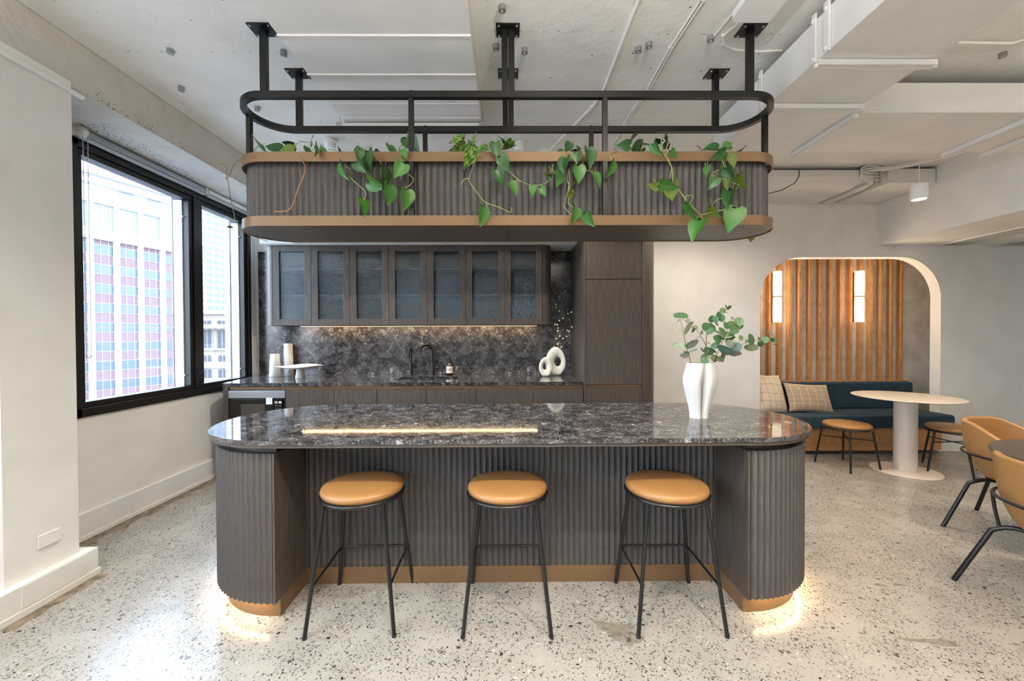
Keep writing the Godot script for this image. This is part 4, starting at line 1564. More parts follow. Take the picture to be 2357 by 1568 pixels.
func island_vase() -> void:
	var o := V(1.156, 0.9, -2.39)
	var t := thing("ribbed_vase", "tall white ribbed vase with a deep fold, on the marble island", "vase", o)
	var m := MB.new()
	var rows := 40
	var seg := 168
	var grid := []
	for i in rows + 1:
		var h := i / float(rows)
		var R := lerpf(0.052, 0.100, smoothstep(0.0, 0.74, h)) - 0.018 * smoothstep(0.70, 1.0, h)
		var shift := -0.014 * (1.0 - h)
		var row := []
		for k in seg:
			var a := TAU * k / seg
			var c0 := PI / 2 - 0.22 + 0.30 * sin(h * 2.6)       # the fold faces the room and wanders as it rises
			var da := wrapf(a - c0, -PI, PI)
			var deep := 0.80 * (1.0 - 0.62 * smoothstep(0.55, 1.0, h))
			var r := R * (1.0 - deep * exp(-pow(da / (0.17 + 0.08 * (1.0 - h)), 2.0)))
			var db := wrapf(a - c0 - PI, -PI, PI)
			r *= 1.0 - 0.35 * exp(-pow(db / 0.3, 2.0))
			r += 0.0011 * (1.0 if k % 3 == 0 else 0.0)
			row.append(o + V(cos(a) * r * 1.0 + shift, h * 0.332, sin(a) * r * 0.82))
		grid.append(row)
	for i in rows:
		for k in seg:
			var l := (k + 1) % seg
			var a: Vector3 = grid[i][k]
			var b: Vector3 = grid[i][l]
			var c: Vector3 = grid[i + 1][l]
			var d: Vector3 = grid[i + 1][k]
			var out := ((a + b + c + d) * 0.25 - (o + V(0, (a.y + c.y) * 0.5 - o.y, 0)))
			var nn := (b - a).cross(d - a).normalized()
			if nn.dot(out) < 0.0:
				nn = -nn
			m.quad(a, b, c, d, nn, nn, nn, nn)
	part(t, "body", m, M.ceramic_white)
	# rim and hollow inside of the same clay
	var inner := MB.new()
	var axis := o + V(0, 0, 0)
	for i in range(rows, 4, -1):
		for k in seg:
			var l := (k + 1) % seg
			var q := []
			for e in [[i, k], [i, l], [i - 1, l], [i - 1, k]]:
				var p: Vector3 = grid[e[0]][e[1]]
				var c := V(axis.x, p.y, axis.z)
				q.append(c + (p - c) * 0.93)
			var nn: Vector3 = V(axis.x, q[0].y, axis.z) - q[0]
			inner.quad(q[0], q[1], q[2], q[3], nn, nn, nn, nn)
			if i == rows:
				inner.flat(grid[rows][k], grid[rows][l], q[1], q[0], Vector3.UP)
			if i == 5:
				inner.tri(V(axis.x, q[2].y, axis.z), q[2], q[3], Vector3.UP, Vector3.UP, Vector3.UP)
	part(t, "inside", inner, M.ceramic_white)
	# eucalyptus
	var e := thing("eucalyptus_stems", "spray of round-leaved eucalyptus standing in the white ribbed vase", "foliage", o + V(0, 0.30, 0))
	var hub := o + V(0, 0.30, 0)
	var round_l := [[-0.08, 0.16], [-0.05, 0.30], [0.06, 0.43], [0.22, 0.50], [0.42, 0.52], [0.60, 0.48], [0.76, 0.39], [0.88, 0.26], [0.96, 0.12], [1.0, 0.0]]
	var shapes := [leaf_mesh(round_l, 0.12, 0.10), leaf_mesh(round_l, 0.22, -0.10), leaf_mesh(round_l, 0.05, 0.22)]
	var tones := [M.eucalyptus_green, M.eucalyptus_teal, M.eucalyptus_grey, M.eucalyptus_brown, M.eucalyptus_light]
	var k := 0
	for q in EUCALYPTUS_LEAVES:
		var x := leaf_at(q)
		x.origin -= hub
		shared(e, "leaf", shapes[k % 3], tones[q[8]], x)
		k += 1
	for s in EUCALYPTUS_STEMS:
		var pts := []
		for p in s:
			pts.append(V(p[0], p[1], p[2]))
		var b := MB.new()
		b.tube(smooth_line(pts), 0.0022, 6, 0.0011)
		part(e, "stem", b, M.twig)

# ------------------------------------------------------------------ stools

func stool(called: String, label: String, at: Vector3, turn: float, h: float, r: float, foot: float, bar: bool, group: String) -> void:
	var t := thing(called, label, "stool", at, turn, group)
	var seat := MB.new()
	seat.lathe([Vector2(0, h - 0.042), Vector2(r - 0.012, h - 0.042), Vector2(r - 0.004, h - 0.036), Vector2(r, h - 0.024), Vector2(r - 0.003, h - 0.012), Vector2(r - 0.014, h - 0.003), Vector2(r - 0.04, h + 0.002), Vector2(r - 0.09, h + 0.006), Vector2(0, h + 0.008)], 48)
	piece(t, "seat", seat, M.tan_leather)
	var hoop := MB.new()
	var pts := []
	for k in 41:
		var a := TAU * k / 40.0
		pts.append(V(cos(a) * (r - 0.002), h - 0.050, sin(a) * (r - 0.002)))
	hoop.tube(pts, 0.0095, 8, -1.0, false)
	piece(t, "hoop", hoop, M.black_tube)
	var ht := h - 0.05
	var inr := (r - 0.004) * 0.7071
	for sx in [-1.0, 1.0]:
		for sz in [-1.0, 1.0]:
			var leg := MB.new()
			leg.tube([V(sx * foot, 0.006, sz * foot), V(sx * inr, ht, sz * inr)], 0.0098, 12)
			var lg := piece(t, "leg", leg, M.black_tube)
			var ft := MB.new()
			ft.tube([V(sx * foot, 0.0, sz * foot), V(sx * foot, 0.012, sz * foot)], 0.0108, 12)
			piece(lg, "glide", ft, M.rubber)
	var rail := MB.new()
	if bar:
		var y := 0.225
		var k := lerpf(foot, inr, y / ht)
		rail.tube(smooth_line([V(-k, y, k), V(-k, y, 0), V(-k, y, -k + 0.03), V(-k + 0.03, y, -k), V(0, y, -k), V(k - 0.03, y, -k), V(k, y, -k + 0.03), V(k, y, 0), V(k, y, k)]), 0.0062, 8)
		piece(t, "foot_rail", rail, M.black_tube)
	else:
		var y := 0.30
		var k := lerpf(foot, inr, y / ht)
		rail.tube([V(-k, y, -k), V(k, y, k)], 0.0055, 8)
		piece(t, "cross_rail", rail, M.black_tube)
		var r2 := MB.new()
		r2.tube([V(-k, y, k), V(k, y, -k)], 0.0055, 8)
		piece(t, "cross_rail", r2, M.black_tube)

func bar_stools() -> void:
	var g := "tan bar stools at the island"
	stool("bar_stool", "tan leather bar stool on black legs at the island, nearest the window", V(-0.752, 0, -2.04), 0.03, 0.652, 0.202, 0.205, true, g)
	stool("bar_stool", "tan leather bar stool on black legs at the middle of the island", V(-0.012, 0, -2.032), -0.015, 0.652, 0.202, 0.205, true, g)
	stool("bar_stool", "tan leather bar stool on black legs at the island, nearest the vase", V(0.80, 0, -2.024), -0.012, 0.652, 0.202, 0.205, true, g)

# ------------------------------------------------------------------ things on the counter

func counter_items() -> void:
	var Y := 0.9455
	for q in [[-2.672, -4.56, 0.060, 0.047, 0.256, "short tapered white vase on the worktop by the window"], [-2.557, -4.63, 0.054, 0.044, 0.372, "tall tapered white vase on the worktop behind the cake stand"]]:
		var t := thing("tapered_vase", q[5], "vase", V(q[0], Y, q[1]))
		var m := MB.new()
		var h: float = q[4]
		m.lathe([Vector2(0, 0), Vector2(q[2] - 0.003, 0), Vector2(q[2], 0.004), Vector2(lerpf(q[2], q[3], 0.5) + 0.001, h * 0.5), Vector2(q[3], h - 0.005), Vector2(q[3] - 0.004, h), Vector2(q[3] - 0.010, h), Vector2(q[3] - 0.012, h - 0.03), Vector2(0, h - 0.035)], 36, V(q[0], Y, q[1]))
		part(t, "body", m, M.ceramic_white)
		part(t, "groove", ring_lathe(V(q[0], Y + h * 0.5, q[1]), lerpf(q[2], q[3], 0.5) + 0.0005, 0.0012), M.ceramic_cream)
	# cake stand with a wavy plate
	var c := V(-2.30, Y, -4.40)
	var cs := thing("cake_stand", "white cake stand with a wide wavy plate on the worktop", "cake stand", c)
	var ft := MB.new()
	ft.lathe([Vector2(0, 0), Vector2(0.050, 0), Vector2(0.052, 0.004), Vector2(0.042, 0.06), Vector2(0.040, 0.096), Vector2(0.046, 0.105), Vector2(0, 0.105)], 36, c)
	part(cs, "foot", ft, M.ceramic_white)
	var pm := MB.new()
	var seg := 72
	var prof := [[0.0, 0.118, 0.0], [0.10, 0.118, 0.1], [0.18, 0.122, 0.5], [0.232, 0.130, 1.0], [0.240, 0.132, 1.0], [0.236, 0.126, 1.0], [0.18, 0.110, 0.5], [0.10, 0.101, 0.1], [0.0, 0.100, 0.0]]
	for i in prof.size() - 1:
		for k in seg:
			var q := []
			for e in [[i, k], [i, k + 1], [i + 1, k + 1], [i + 1, k]]:
				var p: Array = prof[e[0]]
				var a: float = TAU * e[1] / seg
				q.append(c + V(cos(a) * p[0], p[1] + 0.006 * p[2] * sin(a * 3.0 + 0.6), sin(a) * p[0]))
			var nn: Vector3 = (q[1] - q[0]).cross(q[3] - q[0])
			if nn.length() < 1e-10:
				nn = (q[2] - q[1]).cross(q[3] - q[1])
			nn = nn.normalized()
			if (nn.y < 0.0) == (i < 4):
				nn = -nn
			pm.quad(q[0], q[1], q[2], q[3], nn, nn, nn, nn)
	part(cs, "plate", pm, M.ceramic_white)
	# taps
	var t1 := thing("filter_tap", "slim black filter tap with its spout facing the room", "tap", V(-1.13, Y, -4.60))
	var b1 := MB.new()
	b1.lathe([Vector2(0, 0), Vector2(0.023, 0), Vector2(0.023, 0.004), Vector2(0.0195, 0.006), Vector2(0.0195, 0.13), Vector2(0.012, 0.132), Vector2(0, 0.132)], 24, V(-1.13, Y, -4.60))
	part(t1, "body", b1, M.matt_black)
	var s1 := MB.new()
	s1.tube(arch(V(-1.13, Y + 0.13, -4.60), V(0, 0, 1), 0.055, 0.315, 0.20), 0.0105, 12)
	part(t1, "spout", s1, M.matt_black)
	var h1 := MB.new()
	h1.tube([V(-1.13, Y + 0.075, -4.60), V(-1.185, Y + 0.075, -4.60)], 0.0095, 12)
	part(t1, "handle", h1, M.matt_black)
	var t2 := thing("mixer_tap", "black gooseneck mixer tap behind the sink", "tap", V(-0.88, Y, -4.60))
	var b2 := MB.new()
	b2.lathe([Vector2(0, 0), Vector2(0.026, 0), Vector2(0.026, 0.004), Vector2(0.0225, 0.006), Vector2(0.0225, 0.145), Vector2(0.013, 0.148), Vector2(0, 0.148)], 24, V(-0.88, Y, -4.60))
	part(t2, "body", b2, M.matt_black)
	var s2 := MB.new()
	s2.tube(arch(V(-0.886, Y + 0.145, -4.60), V(-0.93, 0, 0.36).normalized(), 0.068, 0.335, 0.245), 0.0118, 12)
	part(t2, "spout", s2, M.matt_black)
	var h2 := MB.new()
	h2.tube([V(-0.88, Y + 0.088, -4.60), V(-0.81, Y + 0.088, -4.59)], 0.011, 12)
	h2.tube([V(-0.812, Y + 0.088, -4.59), V(-0.812, Y + 0.125, -4.585)], 0.004, 8)
	part(t2, "handle", h2, M.matt_black)
	# soap bottle
	var sb := V(-0.69, Y, -4.60)
	var bt := thing("soap_bottle", "amber pump bottle with a striped cream label by the taps", "soap bottle", sb)
	var bm := MB.new()
	bm.lathe([Vector2(0, 0), Vector2(0.033, 0), Vector2(0.036, 0.004), Vector2(0.036, 0.105), Vector2(0.031, 0.122), Vector2(0.016, 0.140), Vector2(0.013, 0.148), Vector2(0, 0.148)], 28, sb)
	part(bt, "bottle", bm, M.amber_glass)
	var lb := part(bt, "label", ring_band(sb, 0.0365, 0.026, 0.104), M.label_paper)
	part(lb, "stripe", ring_band(sb, 0.0369, 0.058, 0.063), M.ink)
	part(lb, "stripe", ring_band(sb, 0.0369, 0.074, 0.078), M.ink)
	var pu := MB.new()
	pu.lathe([Vector2(0, 0.148), Vector2(0.015, 0.148), Vector2(0.015, 0.166), Vector2(0.006, 0.168), Vector2(0.005, 0.185), Vector2(0.011, 0.187), Vector2(0.011, 0.197), Vector2(0, 0.198)], 16, sb)
	pu.tube([sb + V(0, 0.192, 0), sb + V(-0.02, 0.192, 0.03)], 0.0045, 8)
	part(bt, "pump", pu, M.matt_black)
	# two ring-shaped ceramics and dried berries
	var big := V(0.525, Y, -4.50)
	var r1 := thing("ring_vase", "large white pierced ring vase holding dried berry twigs", "vase", big)
	part(r1, "body", pierced(big, 0.115, 0.325, V(0.022, 0.158, 0), 0.037, 0.052, 0.052), M.ceramic_cream)
	var small := V(0.405, Y, -4.41)
	var r2 := thing("ring_vase", "small white pierced ring vase in front of the large one", "vase", small)
	part(r2, "body", pierced(small, 0.076, 0.214, V(-0.012, 0.108, 0), 0.022, 0.034, 0.040), M.ceramic_cream)
	var tw := thing("berry_twigs", "thin dried twigs with pale round berries in the large ring vase", "dried flowers", big + V(0.0, 0.30, 0))
	var neck := big + V(-0.01, 0.31, -0.01)
	for i in BERRIES.size():
		var p := V(BERRIES[i][0], BERRIES[i][1], BERRIES[i][2])
		var m := MB.new()
		m.ball(p, V(0.0105, 0.0105, 0.0105), 10)
		part(tw, "berry", m, M.berry)
		if p.y > neck.y + 0.02:
			var st := MB.new()
			st.tube(smooth_line([neck, neck.lerp(p, 0.5) + V(-0.01, 0.01, 0), p]), 0.0011, 5)
			part(tw, "twig", st, M.twig)

func arch(from: Vector3, dir: Vector3, r: float, rise: float, drop_to: float) -> Array:
	# up, over in a half circle towards dir, and down
	var pts := [from]
	var top := V(from.x, from.y - 0.13 + rise - r + 0.0, from.z)
	for k in 13:
		var a := PI * k / 12.0
		pts.append(top + dir * (r - r * cos(a)) + V(0, sin(a) * r, 0))
	pts.append(V(top.x, from.y - 0.13 + drop_to, top.z) + dir * (2.0 * r))
	return pts

func ring_lathe(o: Vector3, r: float, h: float) -> MB:
	var m := MB.new()
	m.lathe([Vector2(r - 0.001, -h), Vector2(r + 0.0006, 0), Vector2(r - 0.001, h)], 36, o)
	return m

func ring_band(o: Vector3, r: float, y0: float, y1: float) -> MB:
	var m := MB.new()
	m.lathe([Vector2(r - 0.0005, y0), Vector2(r, y0), Vector2(r, y1), Vector2(r - 0.0005, y1)], 28, o)
	return m

# an upright ovoid with a flat foot and an off-centre hole
func pierced(o: Vector3, half: float, h: float, hole: Vector3, hx: float, hy: float, thick: float) -> MB:
	var m := MB.new()
	var N := 56
	var K := 20
	var rows := []
	for i in N:
		var a := TAU * i / N
		var y := h * 0.5 + sin(a) * h * 0.5
		var x := cos(a) * half * (1.0 - 0.10 * sin(a))
		if y < h * 0.10:
			y = lerpf(y, 0.0, 1.0 - y / (h * 0.10))
			x *= 1.04
		y = maxf(y, 0.0)
		var O := V(x, y, 0)
		var I := hole + V(cos(a) * hx, sin(a) * hy, 0)
		var C := (O + I) * 0.5
		var R := (O - I) * 0.5
		var row := []
		for k in K:
			var b := TAU * k / K
			var cb := cos(b)
			row.append(o + C + R * signf(cb) * pow(absf(cb), 0.8) + V(0, 0, sin(b) * thick * (0.75 + 0.25 * cb)))
		rows.append(row)
	var acc := {}
	var faces := []
	for i in N:
		for k in K:
			var q := [rows[i][k], rows[(i + 1) % N][k], rows[(i + 1) % N][(k + 1) % K], rows[i][(k + 1) % K]]
			var nn: Vector3 = (q[2] - q[0]).cross(q[3] - q[1]).normalized()
			faces.append([q, [[i, k], [(i + 1) % N, k], [(i + 1) % N, (k + 1) % K], [i, (k + 1) % K]]])
			for e in faces[faces.size() - 1][1]:
				var key: int = e[0] * 100 + e[1]
				acc[key] = acc.get(key, Vector3.ZERO) + nn
	# the first row's outermost point tells which way is out
	var sgn := signf((acc[0] as Vector3).dot(V(1, 0, 0)))
	for f in faces:
		var nn := []
		for e in f[1]:
			nn.append((acc[e[0] * 100 + e[1]] as Vector3).normalized() * sgn)
		m.quad(f[0][0], f[0][1], f[0][2], f[0][3], nn[0], nn[1], nn[2], nn[3])
	return m

# ------------------------------------------------------------------ booth seat

func soft_box(lo: Vector3, hi: Vector3, r: float) -> MB:
	var m := MB.new()
	# rounded along the long edges: outline of the y-z section, swept along x with eased ends
	var n := 6
	var sec := []
	var corners := [[hi.z - r, hi.y - r, 0.0], [lo.z + r, hi.y - r, PI / 2], [lo.z + r, lo.y + r * 0.5, PI], [hi.z - r, lo.y + r * 0.5, 3 * PI / 2]]
	for c in corners:
		for i in n + 1:
			var a: float = c[2] + PI / 2 * i / n
			var ry := r if a <= PI + 0.01 else r * 0.5
			sec.append([Vector2(c[0] + cos(a) * r, c[1] + sin(a) * ry), Vector2(cos(a), sin(a))])
	var cz := (lo.z + hi.z) / 2
	var cy := (lo.y + hi.y) / 2
	var st := []
	for i in n + 1:
		var a := PI / 2 * i / n
		st.append([lo.x + r - r * cos(a), r - r * sin(a)])
	for i in n + 1:
		var a := PI / 2 * (n - i) / n
		st.append([hi.x - r + r * cos(a), r - r * sin(a)])
	var kz := (hi.z - lo.z) / 2
	var ky := (hi.y - lo.y) / 2
	for s in st.size() - 1:
		for j in sec.size():
			var jj := (j + 1) % sec.size()
			var q := []
			var nn := []
			for e in [[s, j], [s, jj], [s + 1, jj], [s + 1, j]]:
				var inset: float = st[e[0]][1]
				var p: Vector2 = sec[e[1]][0]
				var z := cz + (p.x - cz) * (1.0 - inset / kz)
				var y := cy + (p.y - cy) * (1.0 - inset / ky)
				q.append(V(st[e[0]][0], y, z))
				var tx: float = (inset / r) * (-1.0 if e[0] <= n else 1.0)
				nn.append(V(tx * 1.2, sec[e[1]][1].y, sec[e[1]][1].x).normalized())
			m.quad(q[0], q[1], q[2], q[3], nn[0], nn[1], nn[2], nn[3])
	for e in [[st[0][0], -1.0], [st[st.size() - 1][0], 1.0]]:
		for j in sec.size():
			var a: Vector2 = sec[j][0]
			var b: Vector2 = sec[(j + 1) % sec.size()][0]
			var f := func(p: Vector2) -> Vector3: return V(e[0], cy + (p.y - cy) * (1.0 - r / ky), cz + (p.x - cz) * (1.0 - r / kz))
			m.tri(V(e[0], cy, cz), f.call(a), f.call(b), V(e[1], 0, 0), V(e[1], 0, 0), V(e[1], 0, 0))
	return m

func booth() -> void:
	var t := thing("booth_bench", "oak booth bench with a dark teal velvet seat in the arched opening", "bench", V(4.0, 0, -4.8))
	part(t, "toe_kick", bx(V(2.6, 0.0, -5.15), V(4.98, 0.05, -4.635)), M.dark_timber_flat)
	part(t, "base", bx(V(2.6, 0.045, -5.19), V(5.03, 0.315, -4.585), 0.002), M.oak)
	part(t, "seat_cushion", soft_box(V(2.55, 0.315, -5.0), V(3.975, 0.462, -4.52), 0.028), M.teal_velvet)
	part(t, "seat_cushion", soft_box(V(3.977, 0.315, -5.0), V(5.125, 0.462, -4.52), 0.028), M.teal_velvet)
	part(t, "back_cushion", soft_box(V(2.6, 0.46, -5.11), V(3.72, 0.79, -5.0), 0.024), M.teal_velvet)
	part(t, "back_cushion", soft_box(V(3.722, 0.46, -5.11), V(5.12, 0.79, -5.0), 0.024), M.teal_velvet)
	part(t, "back_panel", bx(V(2.6, 0.315, -5.137), V(5.165, 0.803, -5.112), 0.002), M.oak)
	pillow("square cream cushion with a fine dark grid, propped in the booth corner", V(3.19, 0.672, -4.86), V(-0.36, 0.30, -0.10), Vector2(0.46, 0.50), M.cushion_cream)
	pillow("taupe cushion with a pale grid leaning on the cream one", V(3.645, 0.625, -4.82), V(-0.40, 0.04, -0.06), Vector2(0.55, 0.36), M.cushion_taupe)
	# sconces between the slats
	for q in [[3.43, "twin-shade glowing wall sconce, nearest the cream wall edge"], [4.487, "twin-shade glowing wall sconce in the middle of the slats"]]:
		var o := V(q[0], 1.56, -5.075)
		var s := thing("wall_sconce", q[1], "wall lamp", o, 0, "booth sconces")
		part(s, "back_plate", bx(V(o.x - 0.02, 1.56, -5.2), V(o.x + 0.02, 2.2, -5.118), 0.003), M.bronze)
		for k in 2:
			var y := 1.555 + k * 0.332
			var m := MB.new()
			m.lathe([Vector2(0, 0.0), Vector2(0.046, 0.0), Vector2(0.049, 0.003), Vector2(0.051, 0.16), Vector2(0.049, 0.317), Vector2(0.046, 0.32), Vector2(0, 0.32)], 28, V(o.x, y, o.z))
			part(s, "lamp_shade", m, M.sconce_shade)
			var l := OmniLight3D.new()
			l.name = "sconce_light"
			s.add_child(l, true)
			l.position = V(o.x, y + 0.16, o.z) - o
			l.light_energy = 0.13
			l.light_color = Color(1.0, 0.91, 0.78)
			l.light_size = 0.05
			l.omni_range = 12.0
			l.omni_attenuation = 2.0
			l.shadow_enabled = true
		var b := MB.new()
		b.lathe([Vector2(0.0, 0.0), Vector2(0.0515, 0.0), Vector2(0.0515, 0.008), Vector2(0.0, 0.008)], 28, V(o.x, 1.877, o.z))
		part(s, "collar", b, M.bronze)

func pillow(label: String, at: Vector3, turn: Vector3, size: Vector2, m: Material) -> void:
	var t := thing("cushion", label, "cushion", at)
	t.rotation = turn
	var b := MB.new()
	var n := 22
	var P := func(i: int, j: int, s: float) -> Vector3:
		var u := i / float(n) * 2.0 - 1.0
		var v := j / float(n) * 2.0 - 1.0
		var pin := 1.0 - 0.07 * (1.0 - pow(absf(u), 2.0)) * pow(absf(v), 3.0)
		var pin2 := 1.0 - 0.07 * (1.0 - pow(absf(v), 2.0)) * pow(absf(u), 3.0)
		var th := 0.075 * pow(maxf(0.0, (1.0 - pow(absf(u), 2.6)) * (1.0 - pow(absf(v), 2.6))), 0.55)
		return V(u * size.x / 2 * pin2, v * size.y / 2 * pin, s * (th + 0.004 * sin(u * 7.0 + v * 4.0) * (1.0 - u * u)))
	for s in [1.0, -1.0]:
		for i in n:
			for j in n:
				var q := []
				var nn := []
				var uv := []
				for e in [[i, j], [i + 1, j], [i + 1, j + 1], [i, j + 1]]:
					q.append(P.call(e[0], e[1], s))
					var dx: Vector3 = P.call(mini(e[0] + 1, n), e[1], s) - P.call(maxi(e[0] - 1, 0), e[1], s)
					var dy: Vector3 = P.call(e[0], mini(e[1] + 1, n), s) - P.call(e[0], maxi(e[1] - 1, 0), s)
					nn.append(dx.cross(dy).normalized() * s)
					uv.append(Vector2(e[0] / float(n), 1.0 - e[1] / float(n)))
				b.tri(q[0], q[1], q[2], nn[0], nn[1], nn[2], uv[0], uv[1], uv[2])
				b.tri(q[0], q[2], q[3], nn[0], nn[2], nn[3], uv[0], uv[2], uv[3])
	piece(t, "cover", b, m)

# ------------------------------------------------------------------ table, low stools, chairs

func dining_corner() -> void:
	var c := V(4.045, 0, -4.03)
	var t := thing("pedestal_table", "round beige pedestal table with a thick column in front of the booth", "table", c)
	var b := MB.new()
	b.lathe([Vector2(0, 0), Vector2(0.275, 0), Vector2(0.277, 0.004), Vector2(0.274, 0.009), Vector2(0, 0.010)], 56, c)
	part(t, "foot_plate", b, M.table_paint)
	var col := MB.new()
	col.lathe([Vector2(0.092, 0.010), Vector2(0.092, 0.745)], 40, c)
	part(t, "column", col, M.table_column)
	var tp := MB.new()
	tp.lathe([Vector2(0, 0.745), Vector2(0.40, 0.750), Vector2(0.428, 0.757), Vector2(0.43, 0.760), Vector2(0.428, 0.763), Vector2(0, 0.764)], 72, c)
	part(t, "table_top", tp, M.table_paint)
	var g := "low tan stools at the pedestal table"
	stool("low_stool", "low tan leather stool between the island and the pedestal table", V(3.573, 0, -4.182), 0.20, 0.465, 0.208, 0.19, false, g)
	stool("low_stool", "low tan leather stool beyond the pedestal table by the armchair", V(4.514, 0, -4.01), 0.86, 0.465, 0.208, 0.197, false, g)
	# dark round table at the edge of the picture
	var d := V(3.17, 0, -1.96)
	var dt := thing("dark_round_table", "round dark timber table between the two tan armchairs", "table", d)
	var dm := MB.new()
	dm.lathe([Vector2(0, 0.715), Vector2(0.49, 0.715), Vector2(0.50, 0.722), Vector2(0.50, 0.736), Vector2(0.497, 0.74), Vector2(0, 0.74)], 64, d)
	part(dt, "table_top", dm, M.dark_table)
	var dp := MB.new()
	dp.lathe([Vector2(0, 0), Vector2(0.22, 0), Vector2(0.22, 0.01), Vector2(0.04, 0.02), Vector2(0.035, 0.05), Vector2(0.035, 0.70), Vector2(0.12, 0.715)], 32, d)
	part(dt, "pedestal", dp, M.black_tube)
	armchair("tan leather tub armchair facing the room behind the dark table", V(3.55, 0, -2.72), 0.44)
	armchair("tan leather tub armchair with its back to the island, at the dark table", V(2.79, 0, -1.90), 1.48)

# a tub chair facing +z before it is turned
func armchair(label: String, at: Vector3, turn: float) -> void:
	var t := thing("tub_armchair", label, "armchair", at, turn, "tan armchairs at the dark table")
	var seg := 40
	var rows := 12
	var half := 2.05         # the shell wraps this far to each side of the back
	var outer := []
	var inner := []
	for i in seg + 1:
		var a := lerpf(-half, half, i / float(seg))
		var k := absf(a) / half
		var rim := 0.755 - 0.14 * smoothstep(0.35, 0.95, k)
		var o := []
		var n := []
		for j in rows + 1:
			var h := j / float(rows)
			var y := lerpf(0.40, rim, h)
			var r := lerpf(0.215, 0.305, pow(h, 0.6)) + 0.012 * sin(h * PI)
			var dir := V(sin(a), 0, -cos(a))
			var c := V(0, 0, 0.02)
			o.append(c + dir * r + V(0, y, 0))
			n.append(c + dir * (r - 0.034) + V(0, y, 0))
		outer.append(o)
		inner.append(n)
	var m := MB.new()
	for i in seg:
		for j in rows:
			for q in [[outer, 1.0], [inner, -1.0]]:
				var g: Array = q[0]
				var nn := []
				for e in [[i, j], [i + 1, j], [i + 1, j + 1], [i, j + 1]]:
					var du: Vector3 = g[mini(e[0] + 1, seg)][e[1]] - g[maxi(e[0] - 1, 0)][e[1]]
					var dv: Vector3 = g[e[0]][mini(e[1] + 1, rows)] - g[e[0]][maxi(e[1] - 1, 0)]
					var x := du.cross(dv).normalized()
					var out: Vector3 = g[e[0]][e[1]] * V(1, 0, 1)
					if x.dot(out) * q[1] < 0.0:
						x = -x
					nn.append(x)
				m.quad(g[i][j], g[i + 1][j], g[i + 1][j + 1], g[i][j + 1], nn[0], nn[1], nn[2], nn[3])
		# rolled rim
		var pa: Vector3 = outer[i][rows]
		var pb: Vector3 = outer[i + 1][rows]
		var qa: Vector3 = inner[i][rows]
		var qb: Vector3 = inner[i + 1][rows]
		for s in 5:
			var f := func(p: Vector3, q: Vector3, u: float) -> Vector3: return p.lerp(q, 0.5 - 0.5 * cos(u)) + V(0, 0.017 * sin(u), 0)
			var u0 := PI * s / 5.0
			var u1 := PI * (s + 1) / 5.0
			var na := ((pa - qa).normalized() * cos(u0) + V(0, sin(u0), 0)).normalized()
			var nb := ((pa - qa).normalized() * cos(u1) + V(0, sin(u1), 0)).normalized()
			m.quad(f.call(pa, qa, u0), f.call(pb, qb, u0), f.call(pb, qb, u1), f.call(pa, qa, u1), na, na, nb, nb)
	for e in [0, seg]:
		for j in rows:
			var nn: Vector3 = (outer[e][j] - outer[1 if e == 0 else seg - 1][j]).normalized()
			m.quad(outer[e][j], outer[e][j + 1], inner[e][j + 1], inner[e][j], nn, nn, nn, nn)
	piece(t, "shell", m, M.tan_leather)
	var s := MB.new()
	s.lathe([Vector2(0, 0.375), Vector2(0.20, 0.378), Vector2(0.232, 0.39), Vector2(0.245, 0.41), Vector2(0.24, 0.435), Vector2(0.21, 0.452), Vector2(0, 0.458)], 40, V(0, 0, 0.05))
	piece(t, "seat", s, M.tan_leather)
	var hoop := MB.new()
	var pts := []
	for k in 33:
		var a := lerpf(-2.0, 2.0, k / 32.0)
		pts.append(V(sin(a) * 0.302, 0.545, 0.02 - cos(a) * 0.302))
	hoop.tube(pts, 0.0085, 8)
	piece(t, "hoop", hoop, M.black_tube)
	for sx in [-1.0, 1.0]:
		for sz in [-1.0, 1.0]:
			var leg := MB.new()
			leg.tube([V(sx * 0.305, 0.0, 0.01 + sz * 0.305), V(sx * 0.215, 0.335, 0.02 + sz * 0.215), V(sx * 0.19, 0.36, 0.03 + sz * 0.19), V(sx * 0.165, 0.368, 0.03 + sz * 0.165), V(0, 0.368, 0.03)], 0.013, 12)
			piece(t, "leg", leg, M.black_tube)
			if sz < 0.0:
				var up := MB.new()
				up.tube([V(sx * 0.20, 0.35, 0.03 + sz * 0.2), V(sx * 0.215, 0.45, 0.03 + sz * 0.21), V(sx * 0.215, 0.545, 0.02 - 0.215)], 0.008, 8)
				piece(t, "back_stay", up, M.black_tube)

# ------------------------------------------------------------------ lamps

